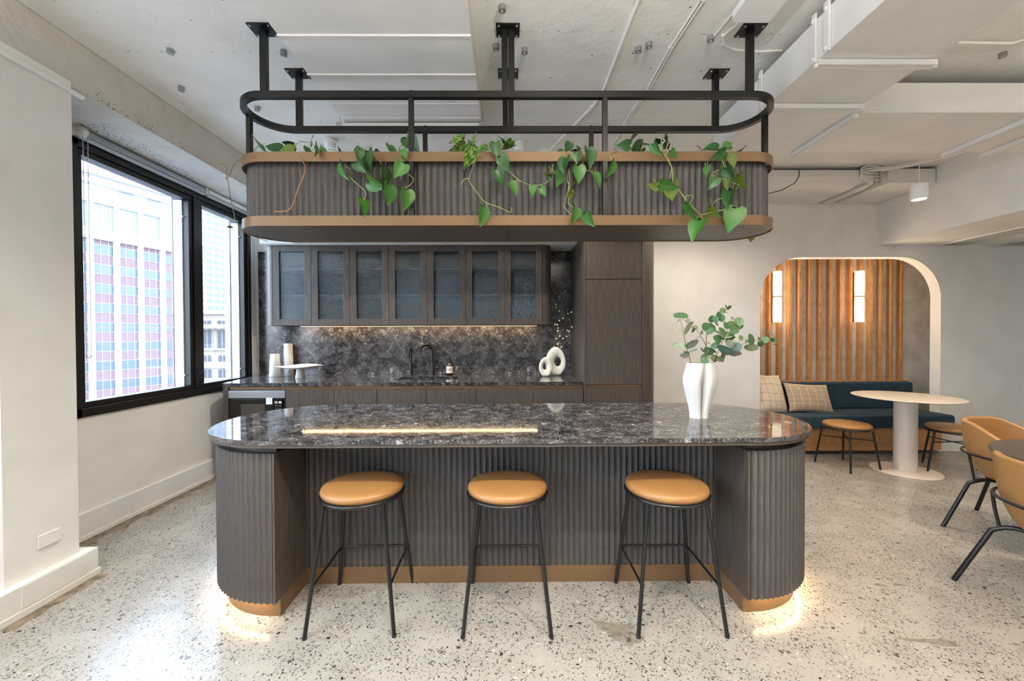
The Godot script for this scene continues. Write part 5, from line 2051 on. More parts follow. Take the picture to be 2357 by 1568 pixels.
func downlight(label: String, at: Vector3, drop: float, energy: float, angle := 42.0) -> void:
	# at: centre of the glowing face
	var t := thing("cylinder_downlight", label, "ceiling lamp", at, 0, "white cylinder downlights")
	var b := MB.new()
	b.lathe([Vector2(0.046, 0.012), Vector2(0.046, 0.0), Vector2(0.055, 0.0), Vector2(0.056, 0.003), Vector2(0.056, 0.118), Vector2(0.054, 0.121), Vector2(0, 0.121)], 32, at)
	part(t, "housing", b, M.plastic_white)
	var e := MB.new()
	e.lathe([Vector2(0, 0.004), Vector2(0.046, 0.004)], 32, at)
	part(t, "lamp_lens", e, M.lamp_lens)
	if drop > 0.0:
		var w := MB.new()
		w.tube([at + V(0, 0.12, 0), at + V(0, 0.12 + drop, 0)], 0.0016, 6)
		part(t, "suspension_wire", w, M.plastic_white)
	var l := SpotLight3D.new()
	l.name = "downlight_beam"
	t.add_child(l, true)
	l.position = V(0, -0.004, 0)
	l.rotation = Vector3(-PI / 2, 0, 0)
	l.spot_angle = angle
	l.spot_angle_attenuation = 0.9
	l.spot_range = 14.0
	l.spot_attenuation = 2.0
	l.light_size = 0.04
	l.light_energy = energy
	l.light_color = WARMER if at.x > 1.5 and at.z > -3.5 else WARM
	l.shadow_enabled = true

func uplight(label: String, at: Vector3, energy: float) -> void:  # unseen suspended line that brightens the slab from below
	var t := thing("unseen_uplight", label, "ceiling lamp", at)
	part(t, "housing", bx(at + V(-0.03, 0, -1.0), at + V(0.03, 0.05, 1.0), 0.003), M.plastic_white)
	part(t, "lamp_diffuser", bx(at + V(-0.025, 0.05, -0.99), at + V(0.025, 0.053, 0.99)), M.lamp_lens)
	for z in [-0.9, 0.9]:
		var w := MB.new()
		w.tube([at + V(0, 0.05, z), V(at.x, CEIL, at.z + z)], 0.0015, 6)
		part(t, "suspension_wire", w, M.plastic_white)
	var l := AreaLight3D.new()
	l.name = "unseen_uplight_glow"
	t.add_child(l, true)
	l.position = V(0, 0.056, 0)
	l.rotation = Vector3(PI / 2, 0, 0)
	l.area_size = Vector2(0.05, 1.98)
	l.area_normalize_energy = true
	l.light_energy = energy
	l.light_color = WARM
	l.shadow_enabled = true

func lamps() -> void:
	downlight("white cylinder downlight on a wire in front of the bulkhead", V(3.36, 2.50, -3.25), 0.50, LAMP * 0.4)
	# unseen fittings outside the picture or behind the planter, placed to light the room
	var n := 0
	var lab := ["over the window end of the island stools", "over the middle of the island stools", "over the vase end of the island stools", "in the walkway towards the armchairs"]
	for x in [-1.7, -0.05, 0.95]:
		downlight("unseen cylinder downlight on the slab " + lab[n], V(x, 2.98, -0.72), 0.02, LAMP, 62.0)
		n += 1
	var lab2 := ["in the second row near the window", "in the second row behind the camera", "in the second row towards the armchairs", "in the second row by the bulkhead"]
	n = 0
	for x in [-1.7, -0.25, 1.2, 3.0]:
		downlight("unseen cylinder downlight " + lab2[n], V(x, 2.98, 0.75), 0.02, LAMP, 62.0)
		n += 1
	downlight("unseen cylinder downlight behind the planter by the tall cupboard", V(1.75, 2.86, -3.80), 0.14, LAMP * 0.34, 78.0)  # hidden by the planter, as is the next; placed to light the cream wall
	downlight("unseen cylinder downlight behind the far end of the planter", V(2.30, 2.86, -3.76), 0.14, LAMP * 0.34, 78.0)
	downlight("unseen cylinder downlight in front of the bulkhead past the armchairs", V(4.0, 2.88, -2.42), 0.12, LAMP * 0.85, 66.0)  # out of view, placed to light the booth slats through the arch
	downlight("unseen cylinder downlight over the kitchen walkway near the window", V(-1.45, 2.86, -3.45), 0.14, LAMP * 0.8, 66.0)  # out of view, with the next; lights the cupboards and wall under the window
	downlight("unseen cylinder downlight over the kitchen walkway near the tall cupboard", V(0.30, 2.86, -3.45), 0.14, LAMP * 0.8, 66.0)
	# unseen hanging lines placed to brighten the slab; the second and third are fill
	uplight("unseen long hanging uplight beside the windows", V(-2.05, 2.64, 0.45), 5.5)
	uplight("added fill uplight just behind the camera", V(0.45, 2.64, 0.2), 13.0)  # added out of view as soft fill for the slab
	uplight("added fill uplight over the dining side", V(3.1, 2.64, 0.0), 5.0)  # added out of view to brighten the slab past the long duct
	downlight("unseen cylinder downlight over the walkway past the island end", V(2.75, 2.72, -1.6), 0.3, LAMP * 0.12, 62.0)  # out of view, like the next; placed to light the armchair side
	downlight("unseen cylinder downlight over the dark round table", V(3.75, 2.85, -1.3), 0.2, LAMP * 0.22, 62.0)

# ------------------------------------------------------------------ the city outside

func city() -> void:
	var st := struct("ground_street", bx(V(-420, -31, -420), V(-3.5, -30, 260)), M.asphalt)
	# red and white office tower across the street
	var T := thing("red_office_tower", "tall office tower with white columns and red spandrels outside the wide pane", "building", V(-72.3, -30, -76.0), deg_to_rad(70.3))
	piece(T, "wall", bx(V(-34, 0, -18), V(7.6, 49.0, 0)), M.tower_red)
	piece(T, "attic", bx(V(-34, 49.0, -18), V(7.7, 60.5, 0.1)), M.tower_white)
	for q in [[48.9, 50.7, 0.75], [55.3, 57.2, 0.6], [58.6, 59.3, 0.9], [60.2, 60.9, 1.1]]:
		piece(T, "band", bx(V(-34.3, q[0], 0), V(7.9, q[1], q[2])), M.tower_white)
	var col := bx(V(-0.38, 0, 0), V(0.38, 55.3, 0.62)).mesh()
	var cols := []
	for i in 8:
		var x := 5.75 - 3.67 * i
		cols.append(x)
		shared(T, "column", col, M.tower_white, Transform3D(Basis(), V(x, 0, 0)))
	var pane_a := bx(V(0.0, 0, 0), V(1.10, 1.75, 0.06)).mesh()
	var pane_s := bx(V(0.0, 0, 0), V(0.58, 1.75, 0.06)).mesh()
	var tall_a := bx(V(0.0, 0, 0), V(1.10, 4.5, 0.2)).mesh()
	var tall_s := bx(V(0.0, 0, 0), V(0.58, 4.5, 0.2)).mesh()
	var mul := bx(V(-0.03, 0, 0), V(0.03, 49.0, 0.12)).mesh()
	var tr := bx(V(0, -0.025, 0), V(2.9, 0.025, 0.09)).mesh()
	for i in 7:
		var x0: float = cols[i] - 3.67 + 0.39 if i < 7 else 0.0
		for mx in [1.12, 2.26]:
			shared(T, "mullion", mul, M.tower_white, Transform3D(Basis(), V(x0 + mx, 0, 0)))
		for f in 9:
			var y := 47.2 - 3.5 * f - 0.9
			for p in [[0.01, pane_a], [1.15, pane_a], [2.29, pane_s]]:
				var w := shared(T, "window", p[1], M.tower_glass, Transform3D(Basis(), V(x0 + p[0], y, 0.02)))
			for yy in [y, y + 1.75]:
				shared(T, "transom", tr, M.tower_white, Transform3D(Basis(), V(x0, yy, 0)))
		for p in [[0.01, tall_a], [1.15, tall_a], [2.29, tall_s]]:
			shared(T, "window", p[1], M.tower_glass_pale, Transform3D(Basis(), V(x0 + p[0], 50.75, 0)))
	for f in 9:
		var e := shared(T, "window", pane_a, M.tower_glass, Transform3D(Basis(), V(6.25, 46.3 - 3.5 * f, 0.02)))
	for x in [-1.0, 3.5]:
		piece(T, "louvre", bx(V(x, 57.4, 0), V(x + 2.2, 58.5, 0.25)), M.louvre_grey)
	# pale tower farther off
	var P := thing("pale_residential_tower", "distant white tower with a grid of blue windows beyond the narrow pane", "building", V(-146.6, -30, -200.0), deg_to_rad(70.3))
	piece(P, "wall", bx(V(-26, 0, -30), V(24, 108, 0)), M.far_white)
	var wn := bx(V(-1.15, -0.85, 0), V(1.15, 0.85, 0.15)).mesh()
	var wn2 := bx(V(-1.5, -0.85, 0), V(1.5, 0.85, 0.15)).mesh()
	for r in 20:
		for c in 12:
			var x := -21.0 + 3.7 * c
			shared(P, "window", wn2 if c % 4 == 3 else wn, M.far_glass, Transform3D(Basis(), V(x, 36.0 + 3.25 * r, 0)))
	# sandstone block in front of it
	var S := thing("sandstone_building", "ornate sandstone block with cornice and arched windows below the pale tower", "building", V(-75.0, -30, -100.0))
	piece(S, "wall", bx(V(-24, 0, -14), V(16, 35.6, 0)), M.sandstone)
	for q in [[37.0, 37.4, 0.3, -14.0], [33.4, 34.3, 1.0, -14.3], [28.0, 28.5, 0.35, -14.0], [23.6, 24.0, 0.3, -14.0], [19.0, 19.4, 0.3, -14.0]]:
		piece(S, "cornice", bx(V(-24.2, q[0], q[3]), V(16.2, q[1], q[2])), M.sandstone)
	piece(S, "parapet", bx(V(-24, 35.6, -14), V(16, 37.0, -0.1)), M.sandstone)
	var dent := bx(V(-0.2, 0, 0), V(0.2, 0.4, 0.8)).mesh()
	for i in 26:
		shared(S, "bracket", dent, M.sandstone, Transform3D(Basis(), V(-23.4 + 1.56 * i, 33.0, 0)))
	var tallw := bx(V(-0.42, 0, 0), V(0.42, 4.4, 0.08)).mesh()
	var sq := bx(V(-0.42, 0, 0), V(0.42, 2.0, 0.08)).mesh()
	var att := bx(V(-0.45, 0, 0), V(0.45, 0.8, 0.08)).mesh()
	var ar := MB.new()
	var ap := PackedVector2Array([Vector2(-0.42, 0), Vector2(0.42, 0)])
	for i in 9:
		var a := PI * i / 8.0
		ap.append(Vector2(cos(a) * 0.42, 1.15 + sin(a) * 0.42))
	ar.xf = Transform3D(Basis(Vector3.RIGHT, Vector3(0, 0, -1), Vector3.UP), V(0, 0, 0.08))
	ar.prism(ap, 0.0, 0.08)
	var arch_w := ar.mesh()
	var pil := bx(V(-0.3, 0, 0), V(0.3, 4.9, 0.3)).mesh()
	for g in 8:
		var gx := -22.0 + 4.95 * g
		shared(S, "pilaster", pil, M.sandstone, Transform3D(Basis(), V(gx - 1.05, 28.4, 0)))
		for k in 3:
			var x := gx + 1.2 * k
			for p in [[tallw, 28.6], [arch_w, 25.2], [sq, 21.2], [sq, 17.0], [sq, 13.5]]:
				shared(S, "window", p[0], M.sandstone_glass, Transform3D(Basis(), V(x, p[1], 0)))
			shared(S, "window", att, M.sandstone_glass, Transform3D(Basis(), V(x, 34.6, 0)))
# leaves: base x y z, tip x y z, width, turn about the midrib, tone; stems: tone and points
const VINE_LEAVES := {
	"a": [
		[-1.443,2.527,-2.369,-1.529,2.594,-2.387,0.091,-1.39,1],
		[-1.298,2.463,-2.286,-1.387,2.499,-2.279,0.079,0.58,0],
		[-1.212,2.448,-2.285,-1.302,2.43,-2.258,0.077,0.18,2],
		[-1.254,2.524,-2.352,-1.321,2.526,-2.336,0.057,-0.93,0],
		[-1.16,2.539,-2.379,-1.181,2.608,-2.399,0.061,-1.31,1],
		[-1.127,2.498,-2.334,-1.114,2.542,-2.345,0.039,1.18,1],
		[-1.063,2.45,-2.222,-1.063,2.387,-2.215,0.052,-1.27,1],
		[-1.092,2.482,-2.377,-1.097,2.523,-2.351,0.044,0.06,1],
		[-1.002,2.481,-2.376,-0.995,2.517,-2.359,0.033,1.03,1],
		[-1.137,2.441,-2.282,-1.161,2.496,-2.294,0.05,0.69,0],
		[-1.655,2.059,-2.4,-1.686,2.047,-2.4,0.027,-0.86,0]],
	"b": [
		[-0.852,2.445,-2.302,-0.862,2.492,-2.292,0.065,0.11,0],
		[-0.805,2.411,-2.194,-0.825,2.351,-2.194,0.048,0.07,0],
		[-0.766,2.41,-2.198,-0.771,2.285,-2.175,0.104,1,0],
		[-0.825,2.352,-2.195,-0.777,2.281,-2.172,0.073,0.62,0],
		[-0.756,2.449,-2.306,-0.749,2.466,-2.277,0.04,0.16,0],
		[-0.676,2.464,-2.289,-0.691,2.526,-2.31,0.055,0.77,1],
		[-0.699,2.516,-2.385,-0.657,2.487,-2.379,0.042,0.16,1],
		[-0.59,2.558,-2.341,-0.515,2.463,-2.326,0.097,0.09,0],
		[-0.584,2.43,-2.222,-0.559,2.382,-2.215,0.048,0.06,1],
		[-0.913,2.35,-2.206,-0.888,2.25,-2.194,0.085,1.34,1],
		[-0.569,2.337,-2.188,-0.622,2.256,-2.169,0.083,0.05,1],
		[-0.676,2.317,-2.196,-0.655,2.197,-2.173,0.102,-1.05,0],
		[-0.762,2.251,-2.197,-0.667,2.197,-2.174,0.092,0.79,1],
		[-0.658,2.225,-2.203,-0.651,2.106,-2.175,0.1,-0.73,1],
		[-0.802,2.15,-2.207,-0.768,2.06,-2.183,0.081,-0.79,1],
		[-0.564,2.199,-2.21,-0.565,2.086,-2.201,0.093,-0.62,1]],
	"c": [
		[-0.268,2.542,-2.333,-0.358,2.537,-2.36,0.077,0.81,3],
		[-0.247,2.48,-2.28,-0.334,2.435,-2.275,0.08,-0.64,3],
		[-0.271,2.574,-2.383,-0.255,2.61,-2.408,0.038,1.32,1],
		[-0.194,2.506,-2.301,-0.191,2.588,-2.32,0.069,-1.12,3],
		[-0.198,2.433,-2.197,-0.228,2.311,-2.2,0.103,-0.71,3],
		[-0.198,2.447,-2.222,-0.221,2.377,-2.215,0.065,-0.13,0],
		[-0.205,2.504,-2.338,-0.239,2.542,-2.323,0.044,1.02,0],
		[-0.123,2.495,-2.341,-0.186,2.489,-2.317,0.056,0.73,3],
		[-0.132,2.475,-2.329,-0.18,2.45,-2.303,0.049,0.97,1],
		[-0.075,2.466,-2.222,-0.061,2.372,-2.215,0.07,-0.11,0],
		[0.018,2.527,-2.318,-0.033,2.473,-2.343,0.064,-0.79,3],
		[-0.025,2.543,-2.33,0.044,2.495,-2.34,0.069,1.48,1],
		[-0.035,2.521,-2.317,-0.069,2.575,-2.335,0.054,1.27,1],
		[-0.043,2.385,-2.207,0.002,2.299,-2.195,0.072,0.07,0],
		[-0.066,2.313,-2.206,-0.031,2.222,-2.211,0.07,-0.17,0],
		[0.011,2.234,-2.189,0.05,2.161,-2.187,0.068,-0.74,1],
		[0.132,2.217,-2.186,0.132,2.16,-2.184,0.043,0.04,1],
		[0.179,2.215,-2.212,0.206,2.164,-2.204,0.043,-0.05,1],
		[-0.14,2.101,-2.198,-0.149,1.991,-2.179,0.092,-0.77,1]],
	"d": [
		[0.36,2.513,-2.321,0.331,2.469,-2.334,0.058,-0.06,0],
		[0.324,2.493,-2.371,0.277,2.473,-2.354,0.044,1.15,0],
		[0.367,2.472,-2.336,0.428,2.488,-2.349,0.053,1.05,0],
		[0.415,2.477,-2.334,0.395,2.498,-2.307,0.033,1.01,0],
		[0.437,2.422,-2.201,0.454,2.31,-2.189,0.093,-0.78,0],
		[0.377,2.404,-2.202,0.373,2.339,-2.19,0.062,0.04,0],
		[0.297,2.373,-2.207,0.28,2.303,-2.194,0.06,0.67,0],
		[0.317,2.372,-2.2,0.293,2.285,-2.183,0.075,0.62,0],
		[0.387,2.331,-2.205,0.388,2.233,-2.203,0.08,-0.4,1],
		[0.282,2.297,-2.207,0.273,2.212,-2.179,0.074,-0.8,1],
		[0.467,2.28,-2.193,0.512,2.211,-2.196,0.068,-0.91,1],
		[0.347,2.2,-2.192,0.314,2.14,-2.167,0.06,-1.14,2],
		[0.34,2.198,-2.192,0.369,2.183,-2.195,0.027,-0.89,2],
		[0.369,2.099,-2.205,0.357,2.015,-2.193,0.07,-0.79,1],
		[0.425,2.074,-2.193,0.466,1.986,-2.181,0.08,0.88,1],
		[0.239,2.284,-2.191,0.19,2.269,-2.17,0.045,-1.36,2],
		[0.233,2.275,-2.195,0.218,2.245,-2.196,0.031,0.16,0]],
	"e": [
		[0.576,2.349,-2.196,0.541,2.263,-2.195,0.076,-1.03,1],
		[0.693,2.485,-2.287,0.619,2.477,-2.27,0.067,-0.03,0],
		[0.719,2.522,-2.346,0.764,2.611,-2.375,0.085,-1.36,0],
		[0.726,2.482,-2.347,0.812,2.562,-2.373,0.099,0.85,0],
		[0.802,2.529,-2.374,0.854,2.535,-2.368,0.043,-1.07,0],
		[0.811,2.465,-2.222,0.844,2.388,-2.215,0.069,0.84,1],
		[0.892,2.53,-2.336,0.849,2.536,-2.312,0.041,-0.78,0],
		[0.915,2.544,-2.333,0.928,2.591,-2.326,0.04,1.13,0],
		[0.897,2.506,-2.321,0.949,2.563,-2.344,0.066,1.17,0],
		[0.93,2.48,-2.32,0.932,2.507,-2.293,0.031,-1.15,0],
		[0.907,2.429,-2.222,0.927,2.376,-2.215,0.047,0.68,1],
		[0.796,2.496,-2.34,0.771,2.467,-2.336,0.032,-1.04,0],
		[0.816,2.211,-2.19,0.754,2.217,-2.163,0.048,-0.13,2],
		[0.835,2.231,-2.196,0.917,2.184,-2.168,0.081,0.67,1],
		[0.895,2.213,-2.209,0.91,2.143,-2.213,0.077,-0.16,2],
		[0.919,2.265,-2.213,0.916,2.184,-2.194,0.068,-1.18,2],
		[0.983,2.127,-2.199,1.015,2.015,-2.196,0.096,1.21,1],
		[1.062,2.027,-2.187,0.989,1.911,-2.174,0.113,0.66,1],
		[1.117,2.11,-2.197,1.164,2.026,-2.176,0.081,1.13,2]],
	"f": [
		[1.254,2.093,-2.195,1.206,1.968,-2.185,0.115,-0.04,1],
		[1.239,2.202,-2.205,1.186,2.094,-2.183,0.1,0.84,0],
		[1.144,2.259,-2.198,1.099,2.2,-2.201,0.065,-0.05,0],
		[1.105,2.334,-2.213,1.085,2.276,-2.201,0.051,0.68,1],
		[1.205,2.32,-2.202,1.229,2.235,-2.179,0.075,0.66,0],
		[1.202,2.415,-2.222,1.125,2.376,-2.215,0.071,-0.47,0],
		[1.194,2.412,-2.222,1.22,2.395,-2.215,0.029,0,0],
		[1.229,2.389,-2.214,1.26,2.325,-2.214,0.058,-0.49,2],
		[1.224,2.49,-2.332,1.13,2.484,-2.33,0.077,0.8,0],
		[1.264,2.502,-2.337,1.309,2.518,-2.322,0.051,-0.06,1],
		[1.3,2.508,-2.37,1.335,2.51,-2.364,0.026,0.1,1],
		[1.305,2.447,-2.281,1.383,2.49,-2.311,0.077,1.4,0],
		[1.28,2.286,-2.205,1.29,2.197,-2.203,0.073,0.95,2],
		[1.214,2.258,-2.196,1.202,2.195,-2.2,0.053,0.84,2],
		[1.648,2.07,-2.7,1.639,2.026,-2.7,0.047,-0.12,2],
		[1.111,2.46,-2.3,1.104,2.508,-2.32,0.043,1.45,1],
		[1.163,2.322,-2.185,1.167,2.288,-2.188,0.028,-0.86,0]]}
const VINE_STEMS := {
	"a": [
		["brown",[[-1.188,2.424,-2.25],[-1.133,2.36,-2.227],[-1.117,2.293,-2.2],[-1.14,2.206,-2.18],[-1.186,2.091,-2.18],[-1.269,2.079,-2.18]]],
		["g",[[-1.481,2.465,-2.34],[-1.478,2.484,-2.34],[-1.44,2.516,-2.34]]],
		["g",[[-1.393,2.476,-2.34],[-1.467,2.47,-2.34],[-1.481,2.465,-2.34]]],
		["olive",[[-1.59,2.463,-2.42],[-1.639,2.449,-2.42],[-1.696,2.343,-2.42],[-1.695,2.422,-2.42],[-1.744,2.444,-2.42]]],
		["olive",[[-1.674,2.336,-2.4],[-1.648,2.172,-2.4],[-1.601,2.041,-2.4],[-1.443,1.969,-2.4]]],
		["olive",[[-1.601,2.032,-2.4],[-1.631,2.046,-2.4],[-1.68,2.063,-2.4]]],
		["g",[[-1.221,2.534,-2.34],[-1.152,2.526,-2.34],[-1.125,2.499,-2.34]]],
		["g",[[-1.238,2.467,-2.34],[-1.264,2.489,-2.34],[-1.221,2.526,-2.34]]],
		["g",[[-1.179,2.505,-2.34],[-1.099,2.467,-2.34]]],
		["g",[[-1.048,2.489,-2.34],[-0.997,2.481,-2.34]]]],
	"b": [
		["lime",[[-0.741,2.399,-2.212],[-0.71,2.363,-2.212],[-0.678,2.318,-2.212]]],
		["lime",[[-0.601,2.416,-2.24],[-0.596,2.378,-2.212],[-0.586,2.361,-2.212]]],
		["lime",[[-0.549,2.29,-2.212],[-0.524,2.265,-2.212],[-0.539,2.237,-2.212],[-0.565,2.217,-2.212],[-0.565,2.196,-2.212]]],
		["lime",[[-0.905,2.348,-2.212],[-0.873,2.318,-2.212]]],
		["lime",[[-0.883,2.285,-2.212],[-0.843,2.247,-2.212],[-0.788,2.192,-2.212],[-0.798,2.151,-2.212]]],
		["g",[[-0.842,2.489,-2.34],[-0.815,2.499,-2.34],[-0.789,2.472,-2.34]]],
		["g",[[-0.639,2.478,-2.34],[-0.628,2.507,-2.34],[-0.59,2.52,-2.34]]]],
	"c": [
		["lime",[[-0.12,2.431,-2.24],[-0.171,2.386,-2.212],[-0.195,2.334,-2.212],[-0.216,2.27,-2.212],[-0.213,2.247,-2.212],[-0.172,2.188,-2.212],[-0.131,2.14,-2.212],[-0.053,2.11,-2.212],[0.011,2.082,-2.212],[0.015,2.11,-2.212]]],
		["lime",[[0.005,2.306,-2.212],[0.064,2.256,-2.212],[0.126,2.231,-2.212],[0.186,2.235,-2.212],[0.239,2.265,-2.212]]],
		["lime",[[-0.216,2.266,-2.212],[-0.241,2.266,-2.212],[-0.264,2.234,-2.212]]],
		["lime",[[0.064,2.256,-2.212],[0.021,2.252,-2.212],[0.002,2.238,-2.212]]],
		["lime",[[-0.034,2.424,-2.24],[-0.057,2.393,-2.212],[-0.059,2.375,-2.212]]],
		["lime",[[-0.127,2.137,-2.212],[-0.12,2.11,-2.212],[-0.141,2.105,-2.212]]],
		["g",[[-0.198,2.504,-2.34],[-0.199,2.526,-2.34]]],
		["g",[[-0.026,2.48,-2.34],[-0.035,2.533,-2.34],[-0.045,2.557,-2.34]]]],
	"d": [
		["lime",[[0.336,2.32,-2.212],[0.324,2.265,-2.212],[0.333,2.224,-2.212],[0.315,2.146,-2.212],[0.308,2.112,-2.212],[0.347,2.068,-2.212]]],
		["lime",[[0.338,2.306,-2.212],[0.336,2.224,-2.212],[0.331,2.153,-2.212],[0.333,2.128,-2.212],[0.365,2.105,-2.212]]],
		["lime",[[0.253,2.347,-2.212],[0.242,2.324,-2.212],[0.26,2.29,-2.212]]],
		["lime",[[0.426,2.311,-2.212],[0.444,2.313,-2.212],[0.458,2.306,-2.212],[0.467,2.288,-2.212]]],
		["lime",[[0.301,2.415,-2.24],[0.301,2.388,-2.212],[0.311,2.381,-2.212]]],
		["lime",[[0.347,2.422,-2.24],[0.347,2.393,-2.212],[0.338,2.379,-2.212]]],
		["lime",[[0.412,2.361,-2.212],[0.409,2.333,-2.212]]]],
	"e": [
		["lime",[[0.611,2.431,-2.24],[0.58,2.422,-2.24],[0.564,2.393,-2.212],[0.569,2.372,-2.212],[0.578,2.356,-2.212]]],
		["lime2",[[0.856,2.507,-2.24],[0.86,2.465,-2.24],[0.87,2.419,-2.24],[0.882,2.374,-2.212],[0.905,2.324,-2.212],[0.91,2.264,-2.212],[0.947,2.2,-2.212],[0.993,2.14,-2.212],[1.035,2.094,-2.212],[1.067,2.067,-2.212],[1.141,2.083,-2.212],[1.206,2.099,-2.212],[1.227,2.131,-2.212]]],
		["lime",[[0.903,2.319,-2.212],[0.896,2.287,-2.212],[0.894,2.264,-2.212]]],
		["lime",[[0.977,2.159,-2.212],[0.989,2.17,-2.212],[1.019,2.175,-2.212],[1.021,2.154,-2.212],[1.005,2.131,-2.212]]],
		["lime",[[1.067,2.067,-2.212],[1.077,2.037,-2.212]]],
		["lime",[[1.127,2.117,-2.212],[1.146,2.14,-2.212],[1.169,2.154,-2.212],[1.192,2.156,-2.212]]],
		["g",[[0.894,2.556,-2.34],[0.923,2.552,-2.34],[0.938,2.523,-2.34],[0.933,2.484,-2.34]]],
		["lime",[[0.864,2.393,-2.212],[0.907,2.417,-2.24]]],
		["lime",[[0.787,2.472,-2.34],[0.816,2.479,-2.34],[0.806,2.465,-2.34],[0.845,2.479,-2.34]]]],
	"f": [
		["lime",[[1.187,2.36,-2.212],[1.201,2.328,-2.212]]],
		["lime",[[1.125,2.278,-2.212],[1.141,2.301,-2.212],[1.169,2.317,-2.212]]],
		["lime",[[1.153,2.269,-2.212],[1.187,2.264,-2.212],[1.248,2.241,-2.212],[1.28,2.227,-2.212],[1.257,2.204,-2.212]]],
		["lime",[[1.248,2.236,-2.212],[1.248,2.204,-2.212]]],
		["lime",[[1.09,2.353,-2.212],[1.092,2.333,-2.212]]],
		["g",[[1.207,2.474,-2.34],[1.241,2.498,-2.34],[1.26,2.508,-2.34]]],
		["g",[[1.285,2.503,-2.34],[1.314,2.479,-2.34]]]]}
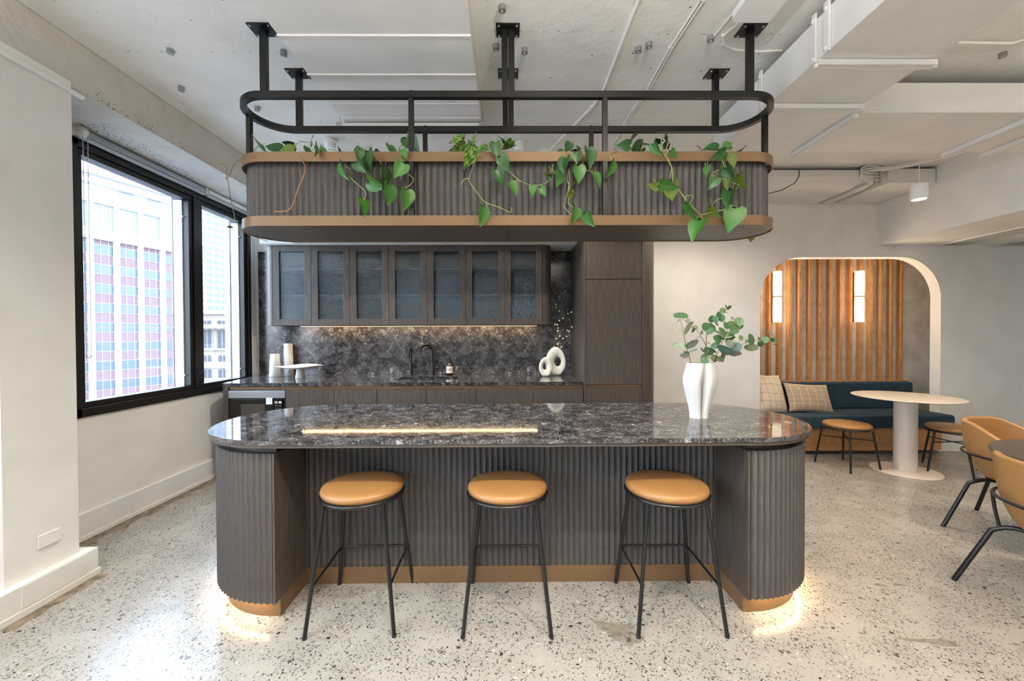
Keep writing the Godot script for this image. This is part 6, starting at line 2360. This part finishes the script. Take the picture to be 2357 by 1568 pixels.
const EUCALYPTUS_LEAVES := [
	[1.062,1.504,-2.461,1.073,1.542,-2.477,0.084,0,0],
	[1.05,1.492,-2.433,1.039,1.478,-2.454,0.021,1.12,0],
	[1.018,1.527,-2.45,1.011,1.537,-2.455,0.01,-0.75,2],
	[1.082,1.471,-2.404,1.093,1.505,-2.428,0.029,0,2],
	[1.09,1.468,-2.402,1.117,1.478,-2.405,0.022,1.06,2],
	[1.096,1.469,-2.391,1.051,1.407,-2.403,0.058,1.03,3],
	[1.069,1.418,-2.451,1.025,1.437,-2.456,0.036,1.32,2],
	[1.12,1.432,-2.397,1.13,1.457,-2.405,0.03,0,3],
	[1.113,1.439,-2.389,1.106,1.41,-2.396,0.023,-0.81,1],
	[1.15,1.403,-2.373,1.149,1.428,-2.364,0.02,-0.79,1],
	[1.144,1.389,-2.369,1.115,1.366,-2.373,0.028,0.97,2],
	[1.077,1.328,-2.411,0.996,1.354,-2.399,0.064,1.11,0],
	[1.085,1.332,-2.422,1.153,1.362,-2.409,0.057,0.92,2],
	[1.096,1.288,-2.421,1.164,1.305,-2.446,0.056,-1.18,1],
	[1.1,1.281,-2.423,1.066,1.298,-2.415,0.029,0.74,1],
	[1.089,1.274,-2.421,1.043,1.274,-2.425,0.035,-0.68,2],
	[1.197,1.433,-2.39,1.168,1.471,-2.391,0.048,0,0],
	[1.195,1.433,-2.385,1.247,1.46,-2.397,0.062,0,0],
	[1.188,1.431,-2.372,1.207,1.408,-2.357,0.046,0,0],
	[1.239,1.482,-2.409,1.218,1.517,-2.399,0.046,0,0],
	[1.23,1.484,-2.388,1.243,1.501,-2.366,0.042,0,0],
	[1.244,1.46,-2.388,1.257,1.467,-2.391,0.021,0,0],
	[1.262,1.495,-2.381,1.249,1.54,-2.37,0.034,0,0],
	[1.265,1.484,-2.386,1.277,1.519,-2.369,0.044,0,0],
	[1.289,1.534,-2.4,1.307,1.568,-2.423,0.032,0,4],
	[1.289,1.535,-2.405,1.321,1.529,-2.402,0.025,-1.2,0],
	[1.296,1.559,-2.362,1.284,1.579,-2.355,0.018,1.18,0],
	[1.302,1.561,-2.37,1.337,1.565,-2.382,0.028,0.81,0],
	[1.333,1.489,-2.368,1.342,1.507,-2.388,0.018,0,2],
	[1.306,1.438,-2.371,1.28,1.473,-2.358,0.028,0,0],
	[1.319,1.438,-2.382,1.362,1.484,-2.401,0.051,0,4],
	[1.348,1.465,-2.351,1.374,1.496,-2.337,0.052,0,4],
	[1.383,1.452,-2.376,1.409,1.434,-2.392,0.032,0,4],
	[1.364,1.438,-2.379,1.371,1.476,-2.355,0.035,0,4],
	[1.313,1.423,-2.359,1.364,1.423,-2.355,0.04,0,0],
	[1.293,1.395,-2.379,1.275,1.449,-2.393,0.044,0.77,0],
	[1.292,1.392,-2.378,1.345,1.409,-2.365,0.039,0,4],
	[1.303,1.385,-2.379,1.355,1.385,-2.383,0.039,0.77,0],
	[1.308,1.374,-2.387,1.239,1.434,-2.372,0.07,1.31,2],
	[1.27,1.367,-2.376,1.22,1.389,-2.368,0.044,0,0],
	[1.275,1.374,-2.379,1.277,1.389,-2.363,0.028,0,0],
	[1.265,1.342,-2.387,1.22,1.324,-2.403,0.041,0,0],
	[1.254,1.336,-2.365,1.268,1.314,-2.385,0.028,0,0],
	[1.315,1.29,-2.361,1.25,1.347,-2.351,0.065,-0.76,1],
	[1.342,1.332,-2.372,1.294,1.364,-2.368,0.04,0,2],
	[1.341,1.343,-2.363,1.337,1.356,-2.375,0.021,0,1],
	[1.344,1.335,-2.382,1.379,1.3,-2.368,0.067,0,1],
	[1.37,1.381,-2.365,1.402,1.381,-2.366,0.03,0,4],
	[1.367,1.356,-2.365,1.422,1.367,-2.387,0.045,-1.09,2],
	[1.371,1.409,-2.38,1.367,1.423,-2.375,0.012,0,0],
	[1.439,1.352,-2.408,1.446,1.372,-2.403,0.021,0,0],
	[1.481,1.341,-2.42,1.457,1.404,-2.4,0.053,0.91,0],
	[1.469,1.338,-2.405,1.474,1.3,-2.413,0.075,0,3],
	[1.538,1.358,-2.429,1.556,1.318,-2.452,0.032,0,0],
	[1.542,1.365,-2.441,1.535,1.387,-2.445,0.018,0.91,0],
	[1.555,1.365,-2.433,1.584,1.373,-2.408,0.041,0,4],
	[1.553,1.362,-2.43,1.566,1.337,-2.428,0.04,0,0],
	[1.615,1.373,-2.403,1.561,1.419,-2.392,0.054,1.27,2],
	[1.605,1.373,-2.432,1.639,1.354,-2.426,0.025,0,0],
	[1.617,1.344,-2.412,1.621,1.332,-2.399,0.014,1.08,3],
	[1.199,1.3,-2.397,1.173,1.322,-2.381,0.041,0,0],
	[1.197,1.3,-2.393,1.238,1.299,-2.407,0.041,0,0],
	[1.197,1.307,-2.385,1.18,1.282,-2.387,0.023,1.09,2],
	[1.155,1.322,-2.387,1.16,1.297,-2.368,0.024,1.3,0],
	[1.211,1.278,-2.395,1.161,1.251,-2.407,0.041,0,0],
	[1.173,1.233,-2.387,1.177,1.261,-2.384,0.046,0,0],
	[1.216,1.339,-2.394,1.187,1.354,-2.369,0.031,1.28,3],
	[1.225,1.311,-2.371,1.248,1.292,-2.394,0.028,1.19,3],
	[1.249,1.247,-2.382,1.211,1.279,-2.384,0.039,0,3],
	[1.237,1.262,-2.36,1.284,1.243,-2.362,0.031,0,3],
	[1.277,1.254,-2.375,1.261,1.301,-2.355,0.04,0.85,3],
	[1.329,1.297,-2.373,1.4,1.263,-2.395,0.061,0.89,2]]
const EUCALYPTUS_STEMS := [
	[[1.105,1.228,-2.414],[1.081,1.328,-2.421],[1.068,1.404,-2.432],[1.054,1.506,-2.45]],
	[[1.177,1.229,-2.387],[1.182,1.325,-2.383],[1.156,1.382,-2.382],[1.119,1.435,-2.386],[1.064,1.498,-2.441]],
	[[1.182,1.325,-2.383],[1.187,1.41,-2.383],[1.207,1.463,-2.388],[1.263,1.495,-2.396],[1.302,1.554,-2.376]],
	[[1.221,1.23,-2.374],[1.261,1.318,-2.378],[1.312,1.441,-2.369],[1.357,1.476,-2.362]],
	[[1.227,1.237,-2.374],[1.29,1.283,-2.373],[1.346,1.332,-2.373],[1.405,1.342,-2.388],[1.528,1.366,-2.437],[1.63,1.333,-2.415]]]
const BERRIES := [
	[0.532,1.752,-4.529],
	[0.541,1.715,-4.547],
	[0.571,1.677,-4.545],
	[0.611,1.595,-4.516],
	[0.573,1.567,-4.54],
	[0.521,1.523,-4.5],
	[0.553,1.52,-4.551],
	[0.558,1.483,-4.548],
	[0.552,1.45,-4.515],
	[0.575,1.392,-4.502],
	[0.534,1.362,-4.51],
	[0.615,1.362,-4.545],
	[0.55,1.3,-4.513],
	[0.594,1.267,-4.52],
	[0.704,1.661,-4.505],
	[0.671,1.647,-4.539],
	[0.719,1.494,-4.56],
	[0.667,1.455,-4.557],
	[0.682,1.444,-4.521],
	[0.657,1.388,-4.549]]
